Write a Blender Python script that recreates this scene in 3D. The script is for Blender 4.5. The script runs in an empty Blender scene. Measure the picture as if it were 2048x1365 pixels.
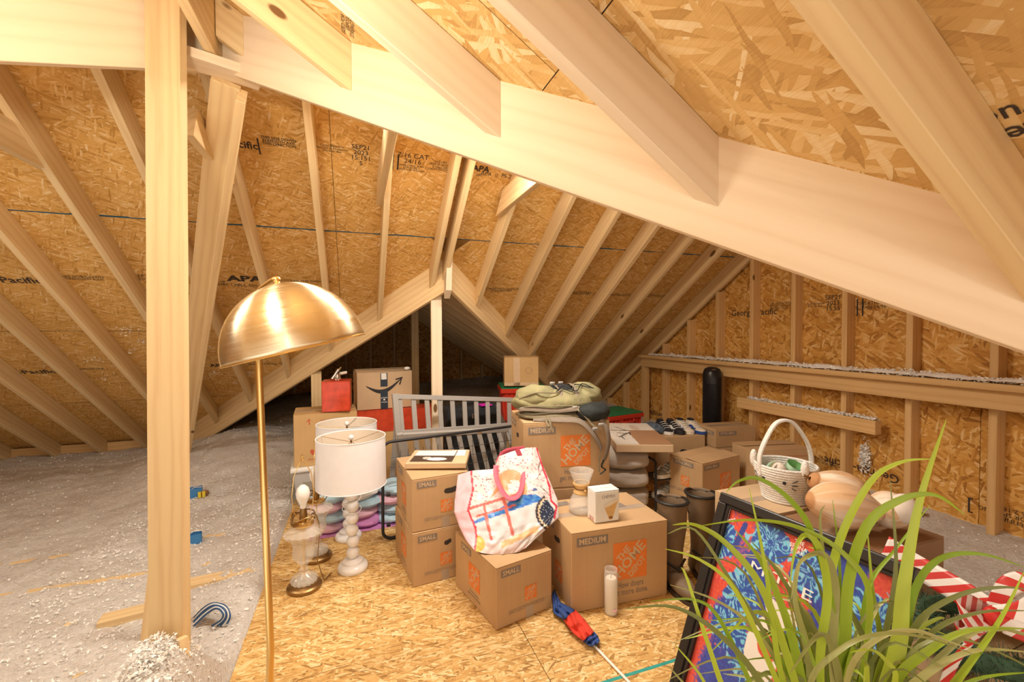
import bpy, bmesh, math, random
from mathutils import Vector as V, Matrix, noise, Euler
random.seed(7)
SC = bpy.context.scene
COL = SC.collection
PI = math.pi
# ---------------------------------------------------------------- camera (2048 x 1365 frame)
FPX, YAW, ROLL, PITCH, HCAM = 879.3, .34056, .00539, -.0247, 1.35
_r = V((math.cos(YAW), -math.sin(YAW), 0)); _f = V((math.sin(YAW), math.cos(YAW), 0)); _u = V((0, 0, 1))
CF = _f*math.cos(PITCH) + _u*math.sin(PITCH); _u2 = _u*math.cos(PITCH) - _f*math.sin(PITCH)
CR = _r*math.cos(ROLL) - _u2*math.sin(ROLL); CU = _r*math.sin(ROLL) + _u2*math.cos(ROLL)
CP = V((0, 0, HCAM))
cam = bpy.data.cameras.new('camera'); camo = bpy.data.objects.new('camera', cam); COL.objects.link(camo)
cam.sensor_width = 36; cam.lens = 36*FPX/2048; cam.clip_start = .02; cam.clip_end = 100
camo.matrix_world = Matrix(((CR.x, CU.x, -CF.x, 0), (CR.y, CU.y, -CF.y, 0), (CR.z, CU.z, -CF.z, HCAM), (0, 0, 0, 1)))
SC.camera = camo
vs = SC.view_settings; vs.view_transform = 'Standard'; vs.look = 'None'; vs.gamma = 1; vs.use_curve_mapping = False
vs.exposure = 0.42
# ---------------------------------------------------------------- world: ambient fill, let in where the shell is left open behind the camera
w = bpy.data.worlds.new('world'); SC.world = w; w.use_nodes = True
w.node_tree.nodes['Background'].inputs[0].default_value = (1, .93, .84, 1)
w.node_tree.nodes['Background'].inputs[1].default_value = 1.2
def point(name, loc, power, color, radius):
    l = bpy.data.lights.new(name, 'POINT'); l.energy = power; l.color = color; l.shadow_soft_size = radius
    o = bpy.data.objects.new(name, l); COL.objects.link(o); o.location = loc
    return o
BULB = V((-.5, .98, 2.04)); BULB_FILL = V((-.5, -1.6, 2.0))
point('attic_bulb_light', BULB, 22, (1, .88, .70), .05)
point('added_fill_light', BULB_FILL, 12, (1, .90, .77), .06)  # added fill behind the camera, evens out the brightness

# ---------------------------------------------------------------- pixel -> direction helpers (2048 x 1365 frame)
def ray(px, py): return CF + CR*((px-1024)/FPX) + CU*((682-py)/FPX)
def onz(px, py, z=0.0):
    d = ray(px, py); return CP + d*((z-HCAM)/d.z)
def onx(px, py, x):
    d = ray(px, py); return CP + d*(x/d.x)
def ony(px, py, y):
    d = ray(px, py); return CP + d*(y/d.y)
def onp(px, py, n, k):
    d = ray(px, py); n = V(n); return CP + d*((k - n.dot(CP))/n.dot(d))
def atd(px, py, dep): return CP + ray(px, py)*dep
def ang(a, b): return math.atan2(b.y-a.y, b.x-a.x)

# ---------------------------------------------------------------- objects
def props(o, label=None, cat=None, group=None, kind=None):
    if label: o['label'] = label
    if cat: o['category'] = cat
    if group: o['group'] = group
    if kind: o['kind'] = kind
    return o
def thing(name, label, cat, loc=(0, 0, 0), rotz=0.0, group=None, rot=None):
    o = bpy.data.objects.new(name, None); COL.objects.link(o); o.empty_display_size = .05
    o.location = loc; o.rotation_euler = rot if rot else (0, 0, rotz)
    return props(o, label, cat, group)
def copy_tree(o, parent=None):
    c = o.copy(); COL.objects.link(c); c.parent = parent
    for ch in [k for k in COL.objects if k.parent == o]: copy_tree(ch, c)
    return c

class MB:
    def __init__(s): s.v = []; s.f = []; s.c = []
    def add(s, vs, fs):
        n = len(s.v); s.v += [V(p) for p in vs]; s.f += [tuple(i+n for i in f) for f in fs]; return s
    def box(s, x0, x1, y0, y1, z0, z1, M=None):
        p = [V((x, y, z)) for z in (z0, z1) for x, y in ((x0, y0), (x1, y0), (x1, y1), (x0, y1))]
        if M is not None: p = [M @ q for q in p]
        return s.add(p, [(3, 2, 1, 0), (4, 5, 6, 7), (0, 1, 5, 4), (1, 2, 6, 5), (2, 3, 7, 6), (3, 0, 4, 7)])
    def hexa(s, p): return s.add(p, [(3, 2, 1, 0), (4, 5, 6, 7), (0, 1, 5, 4), (1, 2, 6, 5), (2, 3, 7, 6), (3, 0, 4, 7)])
    def prism(s, poly, off):
        n = len(poly); off = V(off); poly = [V(p) for p in poly]
        return s.add(poly+[p+off for p in poly], [tuple(range(n)), tuple(range(2*n-1, n-1, -1))]+[(i, i+n, (i+1) % n+n, (i+1) % n) for i in range(n)])
    def tube(s, path, r, n=8, closed=False, flat=1.0, up=None):
        path = [V(p) for p in path]; m = len(path); rs = r if isinstance(r, (list, tuple)) else [r]*m
        base = len(s.v); side = None
        for i, p in enumerate(path):
            t = (path[(i+1) % m] if (closed or i < m-1) else p) - (path[i-1] if (closed or i > 0) else p)
            t = t.normalized() if t.length > 1e-9 else V((0, 0, 1))
            if side is None:
                a = V(up) if up else (V((0, 0, 1)) if abs(t.z) < .9 else V((1, 0, 0)))
                side = t.cross(a).normalized()
            side = (side - t*side.dot(t)).normalized(); nb = t.cross(side)
            for k in range(n):
                q = 2*PI*k/n; s.v.append(p + (side*math.cos(q) + nb*math.sin(q)*flat)*rs[i])
        for i in range(m if closed else m-1):
            a = base+i*n; b = base+((i+1) % m)*n
            for k in range(n): s.f.append((a+k, a+(k+1) % n, b+(k+1) % n, b+k))
        if not closed:
            s.f.append(tuple(base+k for k in range(n-1, -1, -1))); s.f.append(tuple(base+(m-1)*n+k for k in range(n)))
        return s
    def lathe(s, prof, n=24, c=(0, 0, 0), lobes=None, cap=True):
        base = len(s.v); c = V(c)
        for r, z in prof:
            for k in range(n):
                q = 2*PI*k/n; rr = r*(lobes(q, z) if lobes else 1); s.v.append(c+V((rr*math.cos(q), rr*math.sin(q), z)))
        m = len(prof)
        for i in range(m-1):
            a = base+i*n; b = a+n
            for k in range(n): s.f.append((a+k, a+(k+1) % n, b+(k+1) % n, b+k))
        if cap:
            s.f.append(tuple(base+k for k in range(n-1, -1, -1))); s.f.append(tuple(base+(m-1)*n+k for k in range(n)))
        return s
    def sph(s, c, r, nu=16, nv=10, M=None, f=None):
        rx, ry, rz = r if isinstance(r, (list, tuple)) else (r, r, r); c = V(c); base = len(s.v)
        for j in range(nv+1):
            th = PI*j/nv
            for k in range(nu):
                ph = 2*PI*k/nu; d = V((math.sin(th)*math.cos(ph), math.sin(th)*math.sin(ph), math.cos(th)))
                e = f(d) if f else 1.0
                p = V((d.x*rx, d.y*ry, d.z*rz))*e
                s.v.append((M @ p if M is not None else p)+c)
        for j in range(nv):
            for k in range(nu):
                a = base+j*nu+k; b = base+j*nu+(k+1) % nu; s.f.append((a, a+nu, b+nu, b))
        return s
    def grid(s, nu, nv, pos, col=None):
        base = len(s.v)
        for j in range(nv+1):
            for i in range(nu+1):
                s.v.append(V(pos(i/nu, j/nv)))
                if col: s.c.append(col(i/nu, j/nv))
        for j in range(nv):
            for i in range(nu):
                a = base+j*(nu+1)+i; s.f.append((a, a+1, a+nu+2, a+nu+1))
        return s
    def build(s, name, mat, parent=None, smooth=False, bevel=0, seg=1, M=None, label=None, weld=False):
        me = bpy.data.meshes.new(name)
        vs = s.v
        if M is not None:
            I = M.inverted(); vs = [I @ p for p in vs]
        me.from_pydata([tuple(p) for p in vs], [], s.f)
        if s.c:
            at = me.color_attributes.new('Col', 'FLOAT_COLOR', 'POINT')
            for i, c in enumerate(s.c): at.data[i].color = (c[0], c[1], c[2], 1)
        bm = bmesh.new(); bm.from_mesh(me)
        if weld: bmesh.ops.remove_doubles(bm, verts=bm.verts, dist=1e-5)
        bmesh.ops.recalc_face_normals(bm, faces=bm.faces)
        if bevel:
            bmesh.ops.bevel(bm, geom=[e for e in bm.edges if e.calc_face_angle(0) > .5], offset=bevel, segments=seg, affect='EDGES', profile=.5)
        bm.to_mesh(me); bm.free()
        if smooth:
            for p in me.polygons: p.use_smooth = True
            if smooth != 'all':
                try: me.set_sharp_from_angle(angle=math.radians(45))
                except Exception: pass
        me.materials.append(M_[mat] if isinstance(mat, str) else mat)
        o = bpy.data.objects.new(name, me); COL.objects.link(o); o.parent = parent
        if M is not None: o.matrix_basis = M
        if label: o['label'] = label
        return o

def frame_matrix(o, X, Y):
    X = V(X).normalized(); Y = V(Y); Z = X.cross(Y).normalized(); Y = Z.cross(X)
    o = V(o)
    return Matrix(((X.x, Y.x, Z.x, o.x), (X.y, Y.y, Z.y, o.y), (X.z, Y.z, Z.z, o.z), (0, 0, 0, 1)))
def beam(name, parent, p0, p1, w, h, mat='wood', up=(0, 0, 1), bevel=.002):
    """straight board, w sideways, h along up, its own X axis along the grain"""
    p0 = V(p0); p1 = V(p1); d = p1-p0; L = d.length; X = d.normalized()
    Y = V(up).cross(X).normalized()
    M = frame_matrix((p0+p1)/2, X, Y)
    b = MB().box(-L/2, L/2, -w/2, w/2, -h/2, h/2)
    o = b.build(name, mat, parent, bevel=bevel); o.matrix_basis = M
    return o
def hexbeam(name, parent, p8, xdir, mat='wood', bevel=.002, ydir=None):
    c = sum((V(p) for p in p8), V())/8
    xdir = V(xdir).normalized(); Y = V(ydir) if ydir else (V((0, 0, 1)).cross(xdir))
    M = frame_matrix(c, xdir, Y)
    return MB().hexa(p8).build(name, mat, parent, M=M, bevel=bevel)

# ---------------------------------------------------------------- lettering
_tc = {}
def text_mesh(s, size=1.0, bold=0.0, align='CENTER', spacing=1.0, shear=0):
    key = (s, size, bold, align, spacing, shear)
    if key in _tc: return _tc[key]
    cu = bpy.data.curves.new('lettering', 'FONT'); cu.body = s; cu.size = size; cu.offset = bold*size; cu.align_x = align; cu.align_y = 'CENTER'
    cu.space_character = spacing; cu.space_line = .85; cu.resolution_u = 2; cu.shear = shear
    o = bpy.data.objects.new('lettering', cu); COL.objects.link(o)
    dg = bpy.context.evaluated_depsgraph_get(); me = bpy.data.meshes.new_from_object(o.evaluated_get(dg))
    bpy.data.objects.remove(o); bpy.data.curves.remove(cu)
    _tc[key] = me
    return me
def letter(parent, s, size, M, mat, bold=0.0, width=None, align='CENTER', name='printed_lettering', spacing=1.0, shear=0):
    me = text_mesh(s, size, bold, align, spacing, shear).copy()
    if width and len(me.vertices):
        xs = [v.co.x for v in me.vertices]; k = width/max(1e-6, max(xs)-min(xs))
        M = M @ Matrix.Diagonal((k, 1, 1, 1))
    for v in me.vertices: v.co = M @ v.co
    me.materials.clear(); me.materials.append(M_[mat])
    o = bpy.data.objects.new(name, me); COL.objects.link(o); o.parent = parent
    return o
# ---------------------------------------------------------------- materials (all procedural)
M_ = {}
def newmat(name):
    m = bpy.data.materials.new(name); m.use_nodes = True; M_[name] = m
    nt = m.node_tree; b = nt.nodes['Principled BSDF']
    return m, nt, b
def nd(nt, typ, **kw):
    n = nt.nodes.new(typ)
    for k, v in kw.items():
        if k == 'op': n.operation = v
        elif hasattr(n, k) and not k.startswith('i_'): setattr(n, k, v)
    return n
def setin(n, **kw):
    for k, v in kw.items(): n.inputs[k].default_value = v
    return n
def ramp(nt, stops):
    r = nt.nodes.new('ShaderNodeValToRGB'); e = r.color_ramp.elements
    while len(e) < len(stops): e.new(.5)
    for el, (p, c) in zip(e, stops): el.position = p; el.color = (c[0], c[1], c[2], 1)
    return r
def plain(name, col, rough=.6, metal=0, spec=.5, var=.06, scale=30, bump=0, bscale=80, trans=0, ior=1.45, emit=None, alpha=1, sheen=0):
    m, nt, b = newmat(name)
    b.inputs['Roughness'].default_value = rough; b.inputs['Metallic'].default_value = metal; b.inputs['Specular IOR Level'].default_value = spec
    b.inputs['Transmission Weight'].default_value = trans; b.inputs['IOR'].default_value = ior; b.inputs['Alpha'].default_value = alpha
    if sheen: b.inputs['Sheen Weight'].default_value = sheen
    L = nt.links; tc = nd(nt, 'ShaderNodeTexCoord')
    if var:
        n = nd(nt, 'ShaderNodeTexNoise'); n.inputs['Scale'].default_value = scale; n.inputs['Detail'].default_value = 4
        L.new(tc.outputs['Object'], n.inputs['Vector'])
        r = ramp(nt, [(.25, [max(0, c*(1-var)) for c in col]), (.75, [min(1, c*(1+var)) for c in col])])
        L.new(n.outputs['Fac'], r.inputs[0]); L.new(r.outputs[0], b.inputs['Base Color'])
    else: b.inputs['Base Color'].default_value = (*col, 1)
    if bump:
        n2 = nd(nt, 'ShaderNodeTexNoise'); n2.inputs['Scale'].default_value = bscale; n2.inputs['Detail'].default_value = 3
        bp = nd(nt, 'ShaderNodeBump'); bp.inputs['Strength'].default_value = bump; bp.inputs['Distance'].default_value = .01
        L.new(tc.outputs['Object'], n2.inputs['Vector']); L.new(n2.outputs['Fac'], bp.inputs['Height']); L.new(bp.outputs[0], b.inputs['Normal'])
    if emit:
        b.inputs['Emission Color'].default_value = (*emit[0], 1); b.inputs['Emission Strength'].default_value = emit[1]
    return m
def vcol(name, rough=.6, spec=.4, bump=0, bscale=60, coat=0):
    m, nt, b = newmat(name); a = nd(nt, 'ShaderNodeVertexColor'); a.layer_name = 'Col'
    nt.links.new(a.outputs['Color'], b.inputs['Base Color']); b.inputs['Roughness'].default_value = rough; b.inputs['Specular IOR Level'].default_value = spec
    b.inputs['Coat Weight'].default_value = coat
    if bump:
        tc = nd(nt, 'ShaderNodeTexCoord'); n2 = nd(nt, 'ShaderNodeTexNoise'); n2.inputs['Scale'].default_value = bscale
        bp = nd(nt, 'ShaderNodeBump'); bp.inputs['Strength'].default_value = bump; bp.inputs['Distance'].default_value = .01
        nt.links.new(tc.outputs['Object'], n2.inputs['Vector']); nt.links.new(n2.outputs['Fac'], bp.inputs['Height']); nt.links.new(bp.outputs[0], b.inputs['Normal'])

def osb(name, stops, sx=.085, sy=.017, angs=(0, .45, -.5, 1.2), thr=(.5, .55, .8), bump=.25, warp=.02):
    m, nt, b = newmat(name); L = nt.links
    tc = nd(nt, 'ShaderNodeTexCoord'); oi = nd(nt, 'ShaderNodeObjectInfo')
    off = nd(nt, 'ShaderNodeVectorMath', op='SCALE'); off.inputs[0].default_value = (7.3, 3.1, 0); L.new(oi.outputs['Random'], off.inputs['Scale'])
    v0 = nd(nt, 'ShaderNodeVectorMath', op='ADD'); L.new(tc.outputs['Object'], v0.inputs[0]); L.new(off.outputs[0], v0.inputs[1])
    wn = nd(nt, 'ShaderNodeTexNoise'); wn.inputs['Scale'].default_value = 9; wn.inputs['Detail'].default_value = 2; L.new(v0.outputs[0], wn.inputs['Vector'])
    ws = nd(nt, 'ShaderNodeVectorMath', op='SCALE'); ws.inputs['Scale'].default_value = warp; L.new(wn.outputs['Color'], ws.inputs[0])
    v1 = nd(nt, 'ShaderNodeVectorMath', op='ADD'); L.new(v0.outputs[0], v1.inputs[0]); L.new(ws.outputs[0], v1.inputs[1])
    val = None
    for i, a in enumerate(angs):
        mp = nd(nt, 'ShaderNodeMapping', vector_type='TEXTURE'); mp.inputs['Rotation'].default_value = (0, 0, a)
        k = 1-.12*i
        mp.inputs['Scale'].default_value = (sx*k, sy*k, 1); mp.inputs['Location'].default_value = (i*.37, i*.21, 0); L.new(v1.outputs[0], mp.inputs['Vector'])
        vo = nd(nt, 'ShaderNodeTexVoronoi', voronoi_dimensions='2D'); vo.inputs['Scale'].default_value = 1; L.new(mp.outputs[0], vo.inputs['Vector'])
        sp = nd(nt, 'ShaderNodeSeparateColor'); L.new(vo.outputs['Color'], sp.inputs[0])
        # shade each strand a little across its width so its edge reads
        dd = nd(nt, 'ShaderNodeMath', op='MULTIPLY_ADD'); L.new(vo.outputs['Distance'], dd.inputs[0]); dd.inputs[1].default_value = -.16; L.new(sp.outputs['Red'], dd.inputs[2])
        if val is None: val = dd.outputs[0]
        else:
            st = nd(nt, 'ShaderNodeMath', op='GREATER_THAN'); L.new(sp.outputs['Green'], st.inputs[0]); st.inputs[1].default_value = thr[i-1]
            mx = nd(nt, 'ShaderNodeMix'); L.new(st.outputs[0], mx.inputs['Factor']); L.new(val, mx.inputs['A']); L.new(dd.outputs[0], mx.inputs['B']); val = mx.outputs['Result']
    fg = nd(nt, 'ShaderNodeMapping', vector_type='TEXTURE'); fg.inputs['Scale'].default_value = (.05, .004, 1); fg.inputs['Rotation'].default_value = (0, 0, .12); L.new(v1.outputs[0], fg.inputs['Vector'])
    fn = nd(nt, 'ShaderNodeTexNoise'); fn.inputs['Scale'].default_value = 1; fn.inputs['Detail'].default_value = 4; L.new(fg.outputs[0], fn.inputs['Vector'])
    ad = nd(nt, 'ShaderNodeMath', op='MULTIPLY_ADD'); L.new(fn.outputs['Fac'], ad.inputs[0]); ad.inputs[1].default_value = .55; L.new(val, ad.inputs[2])
    sb = nd(nt, 'ShaderNodeMath', op='SUBTRACT'); L.new(ad.outputs[0], sb.inputs[0]); sb.inputs[1].default_value = .22
    r = ramp(nt, stops); L.new(sb.outputs[0], r.inputs[0])
    ln = nd(nt, 'ShaderNodeTexNoise'); ln.inputs['Scale'].default_value = 1.6; ln.inputs['Detail'].default_value = 3; L.new(v0.outputs[0], ln.inputs['Vector'])
    lr = ramp(nt, [(.3, (.86, .84, .80)), (.7, (1, 1, 1))]); L.new(ln.outputs['Fac'], lr.inputs[0])
    mu = nd(nt, 'ShaderNodeMix', data_type='RGBA', blend_type='MULTIPLY'); mu.inputs['Factor'].default_value = 1; L.new(r.outputs[0], mu.inputs['A']); L.new(lr.outputs[0], mu.inputs['B'])
    L.new(mu.outputs['Result'], b.inputs['Base Color'])
    bp = nd(nt, 'ShaderNodeBump'); bp.inputs['Strength'].default_value = bump; bp.inputs['Distance'].default_value = .004; L.new(sb.outputs[0], bp.inputs['Height']); L.new(bp.outputs[0], b.inputs['Normal'])
    b.inputs['Roughness'].default_value = .62; b.inputs['Specular IOR Level'].default_value = .35
osb('osb_roof', [(0, (.52, .27, .06)), (.2, (.68, .38, .10)), (.62, (.76, .45, .14)), (.88, (.82, .54, .22)), (1, (.88, .68, .39))], sx=.075, sy=.0125)
osb('osb_near', [(0, (.54, .32, .11)), (.2, (.66, .41, .15)), (.55, (.74, .48, .19)), (.82, (.82, .59, .29)), (1, (.88, .71, .44))], sx=.17, sy=.022, angs=(0, .7, -.8, 1.5), thr=(.45, .5, .7), bump=.3)
osb('osb_wall', [(0, (.40, .17, .03)), (.22, (.62, .30, .06)), (.62, (.73, .39, .09)), (.88, (.82, .50, .17)), (1, (.88, .63, .30))], sx=.10, sy=.02, angs=(0, .6, -.6, 1.4))
osb('osb_floor', [(0, (.34, .18, .05)), (.2, (.58, .34, .11)), (.55, (.70, .44, .16)), (.82, (.80, .58, .27)), (1, (.90, .74, .44))], sx=.06, sy=.011, angs=(1.57, .7, -.6, 0), thr=(.45, .5, .6))

def wood(name, light, dark, knot=(.20, .10, .035), ring=11, tint=.10):
    m, nt, b = newmat(name); L = nt.links
    tc = nd(nt, 'ShaderNodeTexCoord'); oi = nd(nt, 'ShaderNodeObjectInfo')
    off = nd(nt, 'ShaderNodeVectorMath', op='SCALE'); off.inputs[0].default_value = (9.7, .9, .7); L.new(oi.outputs['Random'], off.inputs['Scale'])
    v0 = nd(nt, 'ShaderNodeVectorMath', op='ADD'); L.new(tc.outputs['Object'], v0.inputs[0]); L.new(off.outputs[0], v0.inputs[1])
    mp = nd(nt, 'ShaderNodeMapping'); mp.inputs['Scale'].default_value = (.10, 1, 1); mp.inputs['Location'].default_value = (0, .07, .12); L.new(v0.outputs[0], mp.inputs['Vector'])
    wv = nd(nt, 'ShaderNodeTexWave', wave_type='RINGS', rings_direction='X'); setin(wv, Scale=ring, Distortion=5.0, Detail=3); wv.inputs['Detail Scale'].default_value = 1.6
    L.new(mp.outputs[0], wv.inputs['Vector'])
    mg = nd(nt, 'ShaderNodeMapping'); mg.inputs['Scale'].default_value = (3, 160, 160); L.new(v0.outputs[0], mg.inputs['Vector'])
    gn = nd(nt, 'ShaderNodeTexNoise'); setin(gn, Scale=1, Detail=3); L.new(mg.outputs[0], gn.inputs['Vector'])
    s1 = nd(nt, 'ShaderNodeMath', op='MULTIPLY_ADD'); L.new(gn.outputs['Fac'], s1.inputs[0]); s1.inputs[1].default_value = .6; L.new(wv.outputs['Fac'], s1.inputs[2])
    r = ramp(nt, [(.15, light), (.75, [(a*.7+c*.3) for a, c in zip(light, dark)]), (1.0, [(a*.3+c*.7) for a, c in zip(light, dark)])]); 
    s2 = nd(nt, 'ShaderNodeMath', op='MULTIPLY'); L.new(s1.outputs[0], s2.inputs[0]); s2.inputs[1].default_value = .72; L.new(s2.outputs[0], r.inputs[0])
    # knots
    mk = nd(nt, 'ShaderNodeMapping'); mk.inputs['Scale'].default_value = (3.2, 7.5, 7.5); L.new(v0.outputs[0], mk.inputs['Vector'])
    kn = nd(nt, 'ShaderNodeTexVoronoi'); kn.inputs['Scale'].default_value = 1; L.new(mk.outputs[0], kn.inputs['Vector'])
    ks = nd(nt, 'ShaderNodeSeparateColor'); L.new(kn.outputs['Color'], ks.inputs[0])
    kc = nd(nt, 'ShaderNodeMath', op='MULTIPLY_ADD'); L.new(ks.outputs['Red'], kc.inputs[0]); kc.inputs[1].default_value = -.55; L.new(kn.outputs['Distance'], kc.inputs[2])
    kr = ramp(nt, [(0, (1, 1, 1)), (.015, (1, 1, 1)), (.05, (0, 0, 0))])
    ka = nd(nt, 'ShaderNodeMath', op='ADD'); L.new(kc.outputs[0], ka.inputs[0]); ka.inputs[1].default_value = .445; L.new(ka.outputs[0], kr.inputs[0])
    mx = nd(nt, 'ShaderNodeMix', data_type='RGBA'); L.new(kr.outputs[0], mx.inputs['Factor']); L.new(r.outputs[0], mx.inputs['A']); mx.inputs['B'].default_value = (*knot, 1)
    hv = nd(nt, 'ShaderNodeHueSaturation'); tr = nd(nt, 'ShaderNodeMapRange'); setin(tr, **{'To Min': 1-tint, 'To Max': 1+tint*.4}); L.new(oi.outputs['Random'], tr.inputs['Value']); L.new(tr.outputs[0], hv.inputs['Value']); L.new(mx.outputs['Result'], hv.inputs['Color'])
    L.new(hv.outputs[0], b.inputs['Base Color']); b.inputs['Roughness'].default_value = .6; b.inputs['Specular IOR Level'].default_value = .3
    bp = nd(nt, 'ShaderNodeBump'); bp.inputs['Strength'].default_value = .12; bp.inputs['Distance'].default_value = .002; L.new(gn.outputs['Fac'], bp.inputs['Height']); L.new(bp.outputs[0], b.inputs['Normal'])
wood('wood', (.82, .62, .34), (.70, .47, .24))
wood('wood_pale', (.86, .71, .52), (.79, .62, .43), ring=9)
wood('wood_wall', (.76, .50, .23), (.64, .38, .15))
wood('wood_dark', (.40, .28, .18), (.28, .18, .10))

def cardboard(name, col):
    m, nt, b = newmat(name); L = nt.links; tc = nd(nt, 'ShaderNodeTexCoord')
    mp = nd(nt, 'ShaderNodeMapping'); mp.inputs['Scale'].default_value = (130, 130, 1.2); L.new(tc.outputs['Object'], mp.inputs['Vector'])
    n = nd(nt, 'ShaderNodeTexNoise'); setin(n, Scale=1, Detail=2); L.new(mp.outputs[0], n.inputs['Vector'])
    n2 = nd(nt, 'ShaderNodeTexNoise'); setin(n2, Scale=5, Detail=4); L.new(tc.outputs['Object'], n2.inputs['Vector'])
    s = nd(nt, 'ShaderNodeMath', op='MULTIPLY_ADD'); L.new(n.outputs['Fac'], s.inputs[0]); s.inputs[1].default_value = .28; L.new(n2.outputs['Fac'], s.inputs[2])
    r = ramp(nt, [(.40, [c*.92 for c in col]), (.95, [min(1, c*1.08) for c in col])]); L.new(s.outputs[0], r.inputs[0]); L.new(r.outputs[0], b.inputs['Base Color'])
    b.inputs['Roughness'].default_value = .75; b.inputs['Specular IOR Level'].default_value = .2
cardboard('card', (.56, .37, .20)); cardboard('card_light', (.62, .45, .28)); cardboard('card_brown', (.30, .17, .09)); cardboard('card_yellow', (.60, .39, .18))
plain('hole_shade', (.045, .035, .03), .8)
plain('ink_grey', (.25, .21, .18), .8, var=.15); plain('ink_black', (.03, .028, .03), .7); plain('ink_orange', (.80, .23, .045), .7); plain('ink_soft', (.36, .25, .16), .8)
plain('ink_osb', (.055, .038, .028), .8, var=.25, scale=200); plain('ink_red', (.55, .10, .05), .7); plain('ink_white', (.85, .85, .82), .6)
plain('label_tan', (.66, .49, .31), .7)
plain('tape', (.45, .36, .28), .25, spec=.6); plain('tape_dark', (.035, .05, .075), .3)
plain('chalk_blue', (.02, .10, .17), .8, var=.3, scale=60); plain('paint_teal', (.03, .33, .30), .6, var=.2); plain('seam_dark', (.05, .03, .02), .9)
plain('brass', (.80, .56, .22), .28, metal=1, var=.05, scale=3); plain('brass_dark', (.33, .21, .09), .4, metal=1, var=.1)
plain('white_gloss', (.84, .84, .86), .15, var=.02); plain('shade_white', (.84, .85, .90), .8, var=.02, bump=.05, bscale=300); plain('shade_in', (.80, .72, .62), .8, var=.02)
plain('bulb', (.88, .88, .86), .25, var=0); plain('crystal', (.93, .90, .82), .06, spec=1, var=0, alpha=.32); plain('glass', (.95, .93, .88), .03, spec=1, var=0, alpha=.22)
plain('white_plastic', (.82, .82, .80), .4, var=.03); plain('frost', (.86, .86, .86), .35, trans=.5, ior=1.2, var=.02)
plain('cream', (.78, .72, .62), .7); plain('wire_white', (.8, .79, .76), .5); plain('wire_blue', (.03, .09, .22), .45); plain('box_blue', (.05, .22, .50), .5); plain('wire_yellow', (.70, .55, .05), .5)
plain('grey_paint', (.42, .40, .38), .45, var=.03); plain('black_metal', (.02, .02, .022), .4, var=.1); plain('black_cloth', (.022, .023, .026), .85, var=.3, bump=.2); plain('black_plastic', (.014, .014, .016), .3, var=.1)
plain('red_plastic', (.62, .045, .022), .35, var=.05); plain('green_plastic', (.015, .23, .09), .4); plain('red_gloss', (.62, .07, .03), .18, var=.25, scale=18)
plain('chrome', (.75, .73, .70), .15, metal=1, var=.05)
plain('olive', (.27, .245, .125), .85, var=.22, scale=12, bump=.5, bscale=35); plain('olive_dark', (.22, .18, .11), .85, var=.15, bump=.2); plain('strap', (.22, .175, .135), .8, var=.12); plain('sack_black', (.016, .02, .019), .75, var=.3, bump=.3, bscale=30)
plain('buckle', (.35, .33, .31), .4)
plain('futon', (.52, .47, .42), .9, var=.07, bump=.5, bscale=14); plain('white_cloth', (.78, .77, .76), .85, var=.05, bump=.4, bscale=16)
plain('pink_cloth', (.78, .48, .60), .85, var=.2, scale=9, bump=.4, bscale=18); plain('blue_cloth', (.45, .65, .78), .85, var=.22, scale=8, bump=.4, bscale=18); plain('violet_cloth', (.60, .25, .55), .8, var=.2)
plain('boot_brown', (.19, .13, .08), .55, var=.25, scale=9, bump=.25, bscale=25); plain('boot_black', (.018, .017, .016), .5, var=.2); plain('boot_lining', (.13, .13, .12), .9)
plain('leather_sole', (.05, .035, .025), .7)
plain('wax', (.86, .80, .70), .4, var=.03); plain('jar', (.95, .94, .92), .04, spec=1, var=0, alpha=.25)
plain('flag_blue', (.035, .085, .30), .8, var=.15, bump=.3, bscale=30); plain('flag_red', (.70, .055, .03), .8, var=.12, bump=.3, bscale=30)
plain('frame_black', (.022, .019, .018), .35, var=.15); plain('rope_white', (.84, .82, .79), .9, var=.05, bump=.6, bscale=120)
plain('toy_green', (.25, .62, .26), .6); plain('toy_mint', (.55, .82, .62), .6); plain('toy_blue', (.04, .13, .38), .5); plain('toy_magenta', (.75, .02, .50), .5); plain('toy_cream', (.84, .76, .68), .8); plain('toy_teal', (.12, .40, .48), .6)
plain('ribbon_red', (.62, .03, .025), .45); plain('ribbon_white', (.86, .83, .80), .5); plain('pine', (.045, .10, .055), .7, var=.4, scale=40)
plain('pot', (.06, .055, .05), .6); plain('soil', (.05, .035, .025), .9, bump=.5)
plain('knit', (.10, .13, .17), .9, var=.4, scale=25, bump=.8, bscale=60); plain('shoe_black', (.02, .02, .025), .6); plain('shoe_white', (.82, .82, .80), .5); plain('shoe_cream', (.80, .72, .60), .6); plain('shoe_blue', (.03, .08, .33), .5); plain('shoe_grey', (.33, .31, .27), .7)
plain('chemex_wood', (.72, .47, .20), .4, var=.12); plain('thong', (.25, .13, .05), .7)
vcol('print_bag', .38, .5, bump=.25, bscale=22); vcol('print_paper', .55); vcol('print_jersey', .35, coat=.5); vcol('print_onion', .75, bump=.15, bscale=30)
def blade(name, a, c):
    m, nt, b = newmat(name); L = nt.links; oi = nd(nt, 'ShaderNodeObjectInfo'); r = ramp(nt, [(0, a), (1, c)]); L.new(oi.outputs['Random'], r.inputs[0]); L.new(r.outputs[0], b.inputs['Base Color'])
    b.inputs['Roughness'].default_value = .4; b.inputs['Transmission Weight'].default_value = 0; b.inputs['Subsurface Weight'].default_value = 0
blade('grass', (.20, .36, .02), (.50, .62, .06)); blade('grass_dull', (.18, .23, .06), (.42, .42, .16))
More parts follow.
